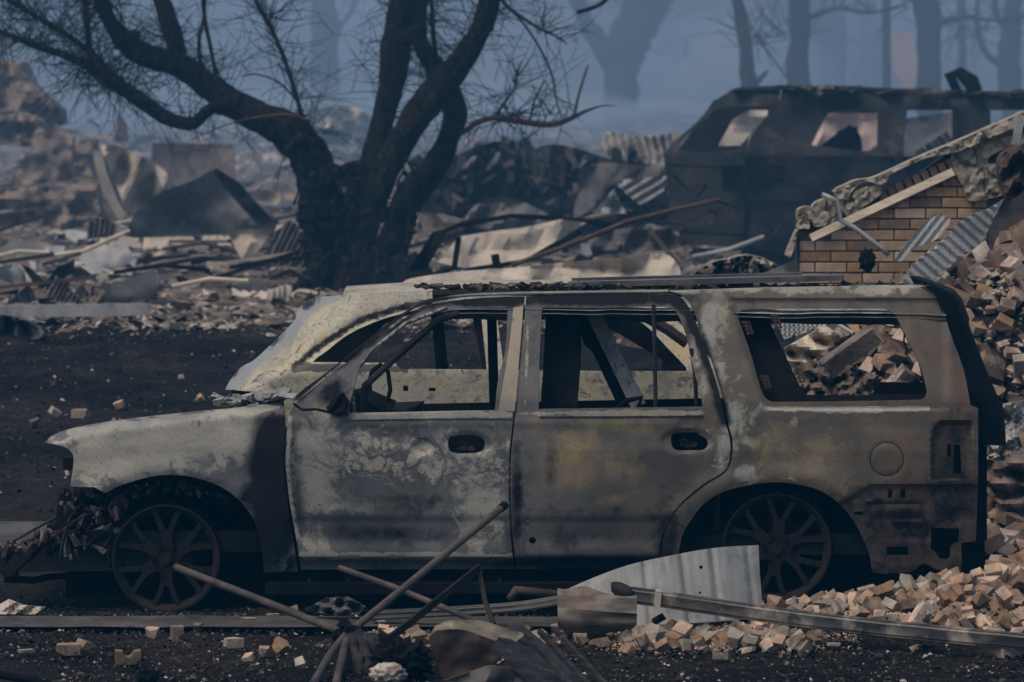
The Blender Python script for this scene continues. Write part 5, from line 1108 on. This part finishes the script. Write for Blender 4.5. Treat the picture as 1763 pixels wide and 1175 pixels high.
# ------------------------------------------------------------------ wreckage around the back
BK = [ # name, category, label, material, depth, outline, options
 ('ruined_roof', 'roof wreck', 'dark collapsed roof corner at the left edge high in the ruins', 'ruin', 64, DP((-20, 100), (38, 106), (60, 150), (105, 188), (108, 214), (-20, 245)), dict(crum=.5, cs=60, th=.8, grid=9)),
 ('masonry_block', 'masonry', 'brownish masonry lumps under the dark roof corner', 'ruin', 62, [(-20, 200), (30, 192), (74, 214), (60, 248), (20, 252), (-20, 240)], dict(crum=.4, cs=24, th=.6)),
 ('leaning_slab', 'slab', 'grey brown leaning slab left of the pale crumpled panel', 'ruin', 58, DP((12, 326), (60, 240), (90, 212), (126, 236), (120, 300), (182, 306), (168, 330)), dict(crum=.25, cs=60, th=.3)),
 ('masonry_block', 'masonry', 'small brown wall stump right of the leaning slab', 'ruin', 60, DP((118, 242), (166, 240), (162, 305), (118, 305)), dict(crum=.15, cs=30, th=.4)),
 ('masonry_block', 'masonry', 'broad mottled brown masonry block low at the left', 'ruin', 54, DP((-20, 326), (165, 318), (178, 402), (-20, 405)), dict(crum=.3, cs=40, th=.6)),
 ('wall_panel', 'wall panel', 'long upright tan grey wall panel behind the black crumpled roof', 'sheetbrown', 64, DP((262, 246), (400, 248), (406, 325), (262, 325)), dict(crum=.12, cs=80, th=.2, grid=12)),
 ('spike', 'stake', 'pointed dark stump standing between slab and wall panel', 'ruin', 63, DP((196, 245), (206, 198), (216, 215), (220, 245)), dict(th=.2)),
 ('crumpled_wreckage', 'car panel', 'pale curved frame edge of the crumpled cream panel', 'sheetpale', 50, [(160, 262), (172, 262), (184, 300), (202, 345), (216, 372), (206, 378), (188, 352), (170, 310)], dict(th=.06, gx=.2)),
 ('crumpled_wreckage', 'car panel', 'pale crumpled cream panel standing in the ruins at the left', 'sheetpale', 50.4, DP((172, 250), (200, 250), (250, 272), (280, 292), (302, 318), (262, 348), (222, 374)), dict(crum=.25, cs=40, th=.05, gx=.5)),
 ('crumpled_wreckage', 'car panel', 'dark inner sheet between the two pale crumpled panels', 'sheetdark', 50.6, DP((176, 262), (200, 290), (222, 345), (225, 370), (205, 350), (185, 300)), dict(crum=.05, th=.04)),
 ('collapsed_hood', 'roof wreck', 'black tent-shaped crumpled roof in front of the wall panel', 'sheetdark', 48.5, DP((212, 405), (232, 368)) + [(272, 334), (330, 312)] + DP((362, 294), (372, 293)) + [(404, 312), (445, 350)] + DP((480, 380), (470, 402), (230, 410)), dict(crum=.14, cs=60, th=.1, gx=.15)),
 ('collapsed_hood', 'roof wreck', 'lower black folded edge over the tent-shaped roof', 'char', 48.1, DP((366, 296), (372, 290), (410, 314), (440, 348), (470, 380), (450, 392), (418, 360), (392, 330)), dict(crum=.08, cs=30, th=.1)),
 ('corrugated_sheet', 'iron sheet', 'small brown corrugated piece left below the tent-shaped roof', 'sheetbrown', 47, DP((148, 412), (156, 382), (162, 370), (204, 386), (196, 408)), dict(corr=.04, cw=9, ca=8, th=.02, grid=4)),
 ('iron_sheet', 'iron sheet', 'pale grey flat sheet in the middle of the left ash field', 'sheet', 45.5, DP((132, 442), (160, 424), (216, 419), (234, 448), (200, 462), (150, 460)), dict(crum=.08, cs=30, gy=-.8)),
 ('iron_sheet', 'iron sheet', 'blue grey sheet standing at the right end of the grey beam', 'sheetdark', 41.5, DP((166, 522), (192, 490), (266, 464), (272, 500), (270, 532)), dict(crum=.05, cs=50, gx=.3)),
 ('iron_sheet', 'iron sheet', 'dark ribbed triangular sheet just above the grey beam', 'sheetdark', 41.6, DP((74, 528), (96, 474), (152, 528)), dict(corr=.02, cw=8, ca=30, th=.02, grid=4)),
 ('iron_sheet', 'iron sheet', 'dark triangular sheet at the left over the grey beam', 'sheetdark', 41.8, DP((4, 530), (50, 488), (70, 528)), dict(corr=.02, cw=9, ca=-20, th=.02, grid=4)),
 ('iron_sheet', 'iron sheet', 'black folded strip shaped like a V above the grey beam', 'char', 42.4, DP((36, 455), (52, 462), (78, 486), (100, 458), (128, 450), (126, 468), (84, 500), (60, 492)), dict(crum=.06, cs=20, th=.04)),
 ('iron_sheet', 'iron sheet', 'grey rounded sheet at the far left above the dark triangle', 'sheet', 43, [(-20, 470), (20, 455), (42, 470), (38, 498), (-20, 505)], dict(crum=.1, cs=30)),
 ('burnt_bundle', 'debris', 'dark crumpled bundle at the left edge below the grey beam', 'sheetdark', 37.5, [(-20, 545), (20, 545), (52, 556), (72, 580), (20, 590), (-20, 590)], dict(crum=.2, cs=20, th=.2)),
 ('scorched_board', 'board', 'tan triangular board against the dark ribbed sheet left of the tree', 'sheetpale', 45, DP((390, 398), (474, 393), (430, 452), (418, 452)), dict(crum=.08, cs=26)),
 ('corrugated_sheet', 'iron sheet', 'dark ribbed sheet leaning at the foot of the tree', 'sheetdark', 44.6, DP((448, 456), (474, 400), (500, 378)) + [(522, 405)] + DP((538, 462)), dict(corr=.03, cw=9, ca=25, th=.02, grid=4)),
 ('tin_lid', 'debris', 'pale rounded tin left of the tree trunk', 'sheetpale', 50, [(430, 335), (460, 328), (482, 336), (478, 352), (440, 352)], dict(crum=.1, cs=20)),
 ('pale_roof_heap', 'debris heap', 'pale domed heap of roofing far behind, left of the tree stems', 'farpale', 84, [(505, 240), (520, 200), (545, 188), (585, 182), (622, 190), (646, 214), (650, 245), (580, 250)], dict(crum=.6, cs=30, th=1)),
 ('corrugated_sheet', 'iron sheet', 'cream corrugated roofing sheet left of the black wreck', 'sheetpale', 62, DP((1028, 256), (1046, 226), (1100, 236), (1172, 230), (1150, 282), (1060, 278)), dict(corr=.12, cw=13, ca=-14, crum=.2, cs=40, th=.04, grid=4)),
 ('crushed_wreck', 'wreck', 'large black crushed wreck between the tree and the black car', 'char', 50, [(728, 400), (738, 330), (765, 290), (800, 262), (850, 245), (880, 250), (905, 262), (950, 250), (1000, 258), (1050, 275), (1100, 284)] + DP((1146, 292), (1152, 400), (1000, 410), (850, 405)), dict(crum=.75, cs=26, th=1.2, grid=5)),
 ('crushed_wreckage', 'car panel', 'grey sheet draped at the right of the crushed black wreck', 'sheetdark', 48.5, DP((1000, 290), (1040, 280), (1148, 288), (1150, 312), (1056, 316), (1020, 360), (985, 380)), dict(crum=.15, cs=40)),
 ('crushed_wreckage', 'car panel', 'pale fan-shaped triangle of sheet left of the black wreck door', 'sheet', 48, DP((1053, 312), (1150, 302), (1142, 330), (1102, 354)), dict(corr=.03, cw=14, ca=60, th=.02, grid=5)),
 ('crushed_wreckage', 'car panel', 'grey upright triangle of sheet under the fan-shaped one', 'sheet', 47.8, DP((1020, 368), (1056, 325), (1078, 368)), dict(crum=.08, cs=20)),
 ('crushed_wreckage', 'car panel', 'pale crumpled upper skin at the left of the crushed black wreck', 'sheetdark', 48.8, DP((770, 300), (800, 272), (860, 262), (870, 300), (840, 320), (800, 310)), dict(crum=.3, cs=16, grid=5)),
 ('crushed_wreckage', 'car panel', 'arched dark bonnet over the lower middle of the crushed wreck', 'sheetdark', 47.5, [(800, 385), (830, 345), (870, 340), (910, 352), (950, 375), (955, 395), (880, 398)], dict(crum=.15, cs=30)),
 ('scorched_board', 'board', 'tan scorched board just right of the tree foot', 'sheetpale', 42.5, DP((716, 366), (760, 368), (800, 378), (770, 395), (735, 412)), dict(crum=.08, cs=20)),
 ('iron_sheet', 'iron sheet', 'large pale sheet lying under the crossed black beams', 'sheetpale', 40.5, DP((752, 452), (790, 408)) + [(850, 398), (900, 392)] + DP((965, 378), (1010, 384), (905, 446), (800, 462)), dict(crum=.12, cs=40, gy=-1)),
 ('iron_sheet', 'iron sheet', 'long pale crumpled sheet just above the grey car roof', 'sheetpale', 33, [(690, 500), (700, 482), (790, 468), (880, 462), (950, 454), (1040, 446), (1120, 438), (1152, 440), (1172, 470), (1150, 505), (900, 510)], dict(crum=.14, cs=30, gy=-.8)),
 ('scorched_board', 'board', 'dark leaning board beside the crossed black beams', 'char', 39, DP((700, 470), (745, 400), (775, 392), (735, 462)), dict(crum=.05)),
 ('scorched_board', 'board', 'dark broad board under the long pale pole', 'sheetdark', 41, DP((1010, 405), (1120, 385), (1170, 400), (1165, 430), (1020, 440)), dict(crum=.12, cs=30)),
 ('ash_heap', 'ash heap', 'small pale ash heap at the foot of the brick wall, left side', 'ash', 31.5, [(1190, 480), (1220, 455), (1260, 445), (1290, 440), (1330, 452), (1345, 480), (1300, 510), (1210, 510)], dict(crum=.3, cs=14, th=.3, grid=4)),
 ('iron_sheet', 'iron sheet', 'grey blue flat sheet slanting between ash heap and brick wall', 'sheetdark', 30, DP((1290, 480), (1375, 445), (1378, 480), (1300, 500)), dict(crum=.04, gy=-.6)),
]
for nm, cat, lab, mt, d, ol, kw in BK:
    kw = dict(kw); kw.setdefault('grid', 7)
    ym = max(p_[1] for p_ in ol)
    if 400 < ym < 600: d = min(d, gd(ym - 4) + .15)
    o = plate(nm, ol, mt, d, seed=len(lab) + ol[0][0] % 7, **kw); tag(o, lab, cat)
pr = []
for i in range(420):
    px = R.uniform(735, 1140); py = R.uniform(262 + abs(px - 880) * .1, 405); s = R.uniform(.03, .22)
    pr.append(box(P(px, py, 49.0 + R.uniform(-.3, .5)), (s * 1.8, s * .6, s * .35), Euler((R.uniform(0, 3), R.uniform(0, 3), R.uniform(0, 3))).to_matrix(), s * .2))
M['shards'] = simple('wreck_shards', (0.02, 0.02, 0.022), (0.06, 0.055, 0.05), 3, island=.9, bump=0)
quick('wreck_shards', pr, M['shards'], kind='stuff')
for i in range(52):                         # thin burnt sticks, pipes and strips lying about the ash
    px = R.choice((R.uniform(0, 540), R.uniform(700, 1350))); py = R.uniform(400, 525 if px < 560 else 470); d = gd(py); L = R.uniform(.3, 1.1); a = R.uniform(-.5, .5); x, y, z = P(px, py, d); z = G(x, y) + .08
    dx, dz = math.cos(a) * L / 2, R.uniform(-.12, .3) * L
    m_ = R.choice(('char', 'darksteel', 'sheet', 'timber', 'rust')); nm_ = {'char': 'black', 'darksteel': 'dark', 'sheet': 'grey', 'timber': 'pale', 'rust': 'rusty'}[m_]
    o = quick('burnt_stick', [bar((x - dx, y - math.sin(a) * L / 2, z + .05), (x + dx, y + math.sin(a) * L / 2, z + .08 + dz), .05, .035)] if i % 2 else [tube([(x - dx, y, z + .05), (x, y + .1 * a, z + .12), (x + dx, y + .2 * a, z + .05 + dz)], .022, 6)], M[m_])
    tag(o, ('short ' if L < .55 else 'long ' if L > .85 else '') + nm_ + (' flat strip' if i % 2 else ' bent rod') + ' in the ash, ' + ('far' if py < 440 else 'near') + ' side, ' + (('left edge', 'left', 'left of tree')[min(2, int(px / 180))] if px < 560 else ('right of tree', 'above the car roof', 'below the black wreck')[min(2, int((px - 700) / 217))]), 'stick', 'burnt sticks in the ash')
def stick(name, lab, cat, pts, d, wpx, mat, rect=False, seg=6):
    q_ = [P(p[0], p[1], (p[2] if len(p) > 2 else d)) for p in pts]
    if rect: o = quick(name, [bar(q_[i], q_[i + 1], wpx * d / F, wpx * d / F * .6, (0, 1, 0)) for i in range(len(q_) - 1)], M[mat])
    else: o = quick(name, [tube(q_, wpx * d / F / 2, seg, .08)], M[mat], None, True)
    tag(o, lab, cat)
stick('grey_beam', 'long low grey beam lying on the ash at the far left', 'beam', [(-20, 537), (256, 533)], 37.7, 21, 'sheet', True)
stick('black_beam', 'black straight beam sloping up to the right above the grey roof', 'beam', [(858, 455), (968, 378)], 41, 11, 'char', True)
stick('black_beam', 'black bent beam running low from the tree foot to the right', 'beam', [(700, 474), (745, 474), (785, 460), (860, 458), (920, 440), (1000, 400)], 40.8, 10, 'char')
stick('black_beam', 'long curved black beam over the scorched board', 'beam', [(740, 410), (790, 388), (880, 372), (960, 376), (1060, 388)], 42, 9, 'char')
stick('tan_pole', 'long tan pole slanting up toward the black wreck', 'pole', [(880, 458), (1000, 415), (1080, 382), (1160, 362), (1240, 344)], 39, 9, 'rust')
stick('grey_strut', 'grey strut leaning right under the tan pole', 'strut', [(1116, 392), (1175, 466)], 38, 9, 'sheetdark', True)
stick('grey_strut', 'dark upright strut stub on the black beam', 'strut', [(852, 438), (856, 462)], 38.3, 14, 'char', True)
stick('grey_strut', 'dark strut leaning left beside the pale lying sheet', 'strut', [(790, 408), (782, 462)], 39, 10, 'char', True)
stick('pale_rail', 'thin pink rail lying across the far ruins left of the tree', 'rail', [(108, 224), (150, 232), (192, 238)], 66, 6, 'farpale', True)

# ------------------------------------------------------------------ foreground
ps = thing('metal_pole_frame', 'collapsed frame of thin metal poles crossing in front of the grey front door', 'pole frame')
def pole(pts, w, mat='pole'):
    q_ = [P(*p) for p in pts]; quick('pole', [tube(q_, w, 10, .03)], M[mat], ps, True, 40)
pole([(303, 977, 21.3), (440, 1030, 20.7), (592, 1090, 20.0)], .018)
pole([(866, 873, 21.0), (735, 980, 20.5), (603, 1088, 20.0)], .018)
quick('pole_end', [tube([P(862, 876, 20.98), P(869, 870, 21.02)], .021, 10)], M['char'], ps, True, 40)
pole([(585, 978, 21.6), (680, 1012, 21.2), (760, 1045, 20.9), (855, 1085, 20.5)], .015)
pole([(600, 1088, 20.0), (570, 1125, 19.6), (538, 1180, 19.3)], .018)
pole([(598, 1090, 20.0), (590, 1130, 19.6), (576, 1190, 19.3)], .02)
for a, b, w in (((826, 977, 21.0), (655, 1112, 20.0), .035), ((824, 978, 21.0), (836, 1040, 20.9), .022), ((836, 1038, 20.9), (850, 1076, 20.7), .022)):
    quick('flat_bar', [bar(P(*a), P(*b), w, .012, (0, 1, .2))], M['darksteel'], ps)
pr = [box(P(R.gauss(598, 9), R.gauss(1092, 9), 19.95 + R.uniform(-.03, .03)), (.04, .04, .05), Euler((R.uniform(0, 3), R.uniform(0, 3), 0)).to_matrix(), .01) for _ in range(16)]
quick('joint', pr, M['char'], ps)
# charred rags hanging below the joint
V = []; sh = []
for k in range(6):
    x = 600 + k * 10; pts = [(x, 1092, 19.9 - k * .02)]
    for j in range(1, 7): pts.append((x + j * R.uniform(2, 9) + k * 1.2 * j, 1092 + j * R.uniform(13, 20), 19.85 - .05 * j))
    sh.append(tube([P(*q_) for q_ in pts], [R.uniform(.012, .035) for _ in pts], 6, .7))
o = quick('charred_rags', sh, M['tarboard'], None, True); tag(o, 'black charred rags hanging below the pole joint', 'rags'); o['kind'] = 'stuff'
def lump(name, lab, cat, px, py, d, rx, ry, rz, mat, amp=.35, fr=9):
    bm = bmesh.new(); bmesh.ops.create_icosphere(bm, subdivisions=4, radius=1)
    for v in bm.verts:
        n_ = 1 + amp * mn.fractal(v.co * fr / 3 + Vector((px, 0, 0)), .6, 2.1, 5); v.co = Vector((v.co.x * rx, v.co.y * ry, v.co.z * rz)) * n_
    me = bpy.data.meshes.new(name); bm.to_mesh(me); bm.free(); me.polygons.foreach_set('use_smooth', [True] * len(me.polygons))
    o = obj(name, me, M[mat], None, P(px, py, d)); tag(o, lab, cat); return o
lump('charred_lump', 'small black lump in front of the brick wall', 'charred lump', 1493, 448, 27.7, .045, .04, .065, 'char', .5)
lump('white_fluff', 'fluffy white burnt lump at the bottom below the pole joint', 'foam lump', 668, 1160, 19.3, .075, .06, .045, 'white', .28)
lump('charred_lump', 'black ragged lump behind the white fluffy one', 'charred lump', 690, 1135, 19.5, .11, .08, .08, 'char', .8, 12)
lump('charred_lump', 'dark horn-like charred lump at the bottom edge, left of centre', 'charred lump', 255, 1166, 19.3, .045, .03, .03, 'char', .6)
# crumpled boxes at the bottom
box_t = thing('collapsed_metal_box', 'dark rusty collapsed metal box with a scorched top at the bottom centre', 'metal box')
plate('front_panel', DP((738, 1098), (752, 1086)) + [(800, 1086)] + DP((872, 1112), (858, 1130), (842, 1150), (764, 1172), (752, 1140)), simple('rusty_box_front', (0.05, 0.034, 0.028), (0.028, 0.022, 0.02), 4, c3=(0.09, 0.065, 0.05), sc3=9, lo3=.58, hi3=.68), 19.3, parent=box_t, crum=.03, cs=50, th=.02)
M['toppan'] = simple('scorched_box_top', (0.15, 0.125, 0.085), (0.06, 0.055, 0.05), 7, c3=(0.3, 0.24, 0.12), sc3=9, lo3=.56, hi3=.66, rough=.6)
plate('top_panel', DP((738, 1096), (750, 1078)) + [(770, 1070), (800, 1068)] + DP((832, 1070), (905, 1092), (880, 1112), (868, 1114), (800, 1090)), 'toppan', 19.5, parent=box_t, crum=.02, cs=40, gy=-1.2, th=.02)
plate('side_flap', DP((764, 1190), (764, 1172), (842, 1146), (872, 1150), (930, 1180), (930, 1200)), 'sheetdark', 19.1, parent=box_t, crum=.03, cs=40, th=.02)
bs = thing('charred_board_stack', 'stack of charred black boards tilted at the bottom centre', 'board stack')
for k in range(9):
    a = (868 + k * 3.0 + R.uniform(-3, 3), 1110 - k * 4.6); b = (a[0] + 128 + k * 2, a[1] + 118)
    quick('board', [bar(P(a[0] - 5, a[1] + 6, 19.25 + k * .07), P(b[0], b[1] + 10, 18.7 + k * .07), .09 + .02 * R.random(), .014, (0, .35, 1))], M['tarboard'], bs)
for k in range(3):
    quick('board', [bar(P(905 + k * 24, 1092 - k * 5, 19.15), P(1000 + k * 26, 1200 - k * 5, 18.6), .02, .02, (0, 0, 1))], M['tarboard'], bs)
# corrugated curved sheet by the rear wheel
M['zinc'] = simple('zinc_sheet', (0.25, 0.25, 0.24), (0.33, 0.32, 0.3), 2.0, rough=.5, c3=(0.17, 0.17, 0.17), sc3=9, lo3=.5, hi3=.7, bump=.1, scl=(6, 6, .8))
def zf(px, py):
    x = px - 1130; d = 21.35 + (x / 180) ** 2 * .14 - .25 * (py - 1000) / 360
    w = 0
    for sx in (1110, 1177, 1230, 1290): w += .02 * math.exp(-((px + (py - 990) * -.12 - sx) / 5.0) ** 2)
    w += .0012 * math.sin((px - (py - 990) * .12) / 2.6) 
    return P(px, py, d + w)
v2, tr = fill(cr(DP((958, 1024)) + [(1010, 1000), (1080, 974), (1150, 958), (1230, 944)] + DP((1306, 939), (1308, 985)) + [(1313, 1045)] + DP((1316, 1080), (1180, 1095), (1040, 1070)), 6), [hole(1207, 977, 3.5), hole(1205, 1021, 2.5)], 4)
o = obj('curved_metal_sheet', solid('curved_metal_sheet', v2, tr, zf, (0, .006, 0)), M['zinc']); tag(o, 'curved pale grey ribbed metal sheet leaning in front of the rear wheel', 'metal sheet')
# long downpipe
def pipe(name, lab, pts, wpx, mat):
    q_ = cr([(a, b, c) for a, b, c in pts], 30, False); V = []; Fc = []; prof = []
    W_, H_ = wpx * 20.6 / F, .06
    for i in range(22):
        a = 2 * math.pi * i / 22; c_, s_ = math.cos(a), math.sin(a)
        x = (abs(c_) ** .45) * (1 if c_ > 0 else -1) * H_ / 2; z = (abs(s_) ** .45) * (1 if s_ > 0 else -1) * W_ / 2
        if i % 2 and abs(c_) > .3: x *= .86
        prof.append((x, z))
    for p in q_:
        P0 = P(*p)
        for x, z in prof: V.append((P0[0], P0[1] + x, P0[2] + z + .002 * mn.noise(Vector((p[0] / 50, 0, 0)))))
    n = len(prof)
    for i in range(len(q_) - 1):
        for k in range(n): Fc.append((i * n + k, i * n + (k + 1) % n, (i + 1) * n + (k + 1) % n, (i + 1) * n + k))
    Fc += [tuple(range(n))[::-1], tuple((len(q_) - 1) * n + k for k in range(n))]
    return obj(name, mesh(name, V, Fc, True, 30), M[mat])
M['pipe'] = simple('grooved_pipe', (0.02, 0.02, 0.022), (0.09, 0.08, 0.068), 3, rough=.45, c3=(0.22, 0.19, 0.155), sc3=5, lo3=.54, hi3=.66, scl=(1, 3, 3))
pt = thing('downpipe', 'long dark grooved rectangular downpipe lying across the bricks at the lower right', 'pipe')
o = pipe('pipe', '', [(1078, 1024, 20.9), (1150, 1033, 20.85), (1263, 1050, 20.8), (1430, 1072, 20.6), (1600, 1090, 20.4), (1850, 1114, 20.1)], 29, 'pipe'); o.parent = pt
quick('strap_band', [bar(P(1134, 1017, 20.8), P(1131, 1047, 20.8), .026, .09, (0, 1, 0))], M['sheetpale'], pt)
quick('pipe_bend', [tube([P(1088, 1030, 20.88), P(1072, 1020, 20.9), P(1062, 1013, 20.95), P(1064, 1008, 20.98)], [.04, .042, .035, .02], 10, .2)], M['darksteel'], pt, True)
pt2 = thing('ribbed_pipe', 'ribbed grey pipe lying on the ground behind the crossed poles', 'pipe')
o = pipe('pipe', '', [(640, 1060, 21.4), (760, 1054, 21.35), (880, 1046, 21.3), (962, 1034, 21.2)], 17, 'sheetdark'); o.parent = pt2
pt2 = quick('flex_hose', [tube([P(x, y, 21.4) for x, y in ((878, 1034), (890, 1018), (905, 1020), (960, 1025))], [.02, .024, .022, .02], 8, .2)], M['rust'], None, True); tag(pt2, 'short rust brown hose end beside the crumpled drum', 'hose')
# crumpled drum
M['drum'] = simple('scorched_drum', (0.16, 0.135, 0.11), (0.05, 0.045, 0.042), 3, rough=.5, c3=(0.09, 0.06, 0.045), sc3=7, lo3=.5, hi3=.65, scl=(.6, 3, 5))
V = []; Fc = []
q0, q1 = P(960, 1052, 20.95), P(1096, 1060, 20.8)
nn = 30; mm = 14
for i in range(mm + 1):
    u = i / mm; c_ = Vector(q0).lerp(Vector(q1), u)
    for k in range(nn):
        a = 2 * math.pi * k / nn; r0 = .105 * (1 - .45 * ss(.35, 1, u) * (1 if math.sin(a) < .2 else .35)); r0 *= 1 + .05 * math.sin(a * 9) * ss(0, .3, u) + .22 * mn.noise(Vector((u * 3, math.cos(a) * 1.5, math.sin(a) * 1.5)))
        V.append((c_.x, c_.y + math.cos(a) * r0, c_.z + math.sin(a) * r0))
for i in range(mm):
    for k in range(nn): Fc.append((i * nn + k, i * nn + (k + 1) % nn, (i + 1) * nn + (k + 1) % nn, (i + 1) * nn + k))
Fc += [tuple(range(nn))[::-1], tuple(mm * nn + k for k in range(nn))]
o = obj('crumpled_drum', mesh('crumpled_drum', V, Fc, True, 30), M['drum']); tag(o, 'crumpled scorched metal drum lying at the left end of the downpipe', 'drum')
for lab, pts, mt, d in (('dark crumpled sheet on the ground right of the front wheel', DP((525, 1050), (560, 1030), (600, 1028), (630, 1045), (618, 1058), (580, 1062)), 'sheetdark', 21.6),
                        ('pale crumpled sheet scrap at the left under the bumper beam', DP((-10, 1046), (15, 1032), (40, 1042), (78, 1046), (60, 1058), (-10, 1058)), 'sheetpale', 21.9),
                        ('black bent plate beside the strewn bricks', DP((1122, 1066), (1140, 1056), (1148, 1066), (1130, 1076), (1122, 1072)), 'char', 20.6)):
    o = plate('scrap_piece', pts, mt, d, crum=.08, cs=12, grid=4, gy=-.8); tag(o, lab, 'scrap')
o = quick('dark_pole', [tube([P(-10, 1160, 19.3), P(60, 1172, 19.25), P(100, 1190, 19.2)], .02, 8)], M['char'], None, True); tag(o, 'dark pole lying in the lower left corner', 'pole')

# drifting smoke, thicker in places
pm = hm2.copy(); pm.name = 'smoke_puff'; pm.node_tree.nodes['Principled Volume'].inputs['Density'].default_value = 0.05
pm.node_tree.nodes['Principled Volume'].inputs['Color'].default_value = (0.62, 0.74, 0.92, 1)
for i, (px, py, d, rx, rz) in enumerate(((930, 110, 120, 4.5, 1.8), (450, 60, 125, 5, 1.6), (300, 190, 100, 5, .7), (1230, 120, 118, 3, 1.6), (700, 190, 96, 5, .7), (150, 160, 110, 5, 1.0), (1010, 205, 92, 4, .5), (640, 90, 130, 2.0, 1.5))):
    bm = bmesh.new(); bmesh.ops.create_icosphere(bm, subdivisions=3, radius=1)
    for v in bm.verts: k_ = 1 + .3 * mn.fractal(v.co * 1.3 + Vector((i * 5, 0, 0)), .8, 2, 3); v.co = Vector((v.co.x * rx, v.co.y * 7, v.co.z * rz)) * k_
    me = bpy.data.meshes.new('smoke_puff'); bm.to_mesh(me); bm.free(); obj('smoke_puff', me, pm, None, P(px, py, d), kind='stuff')
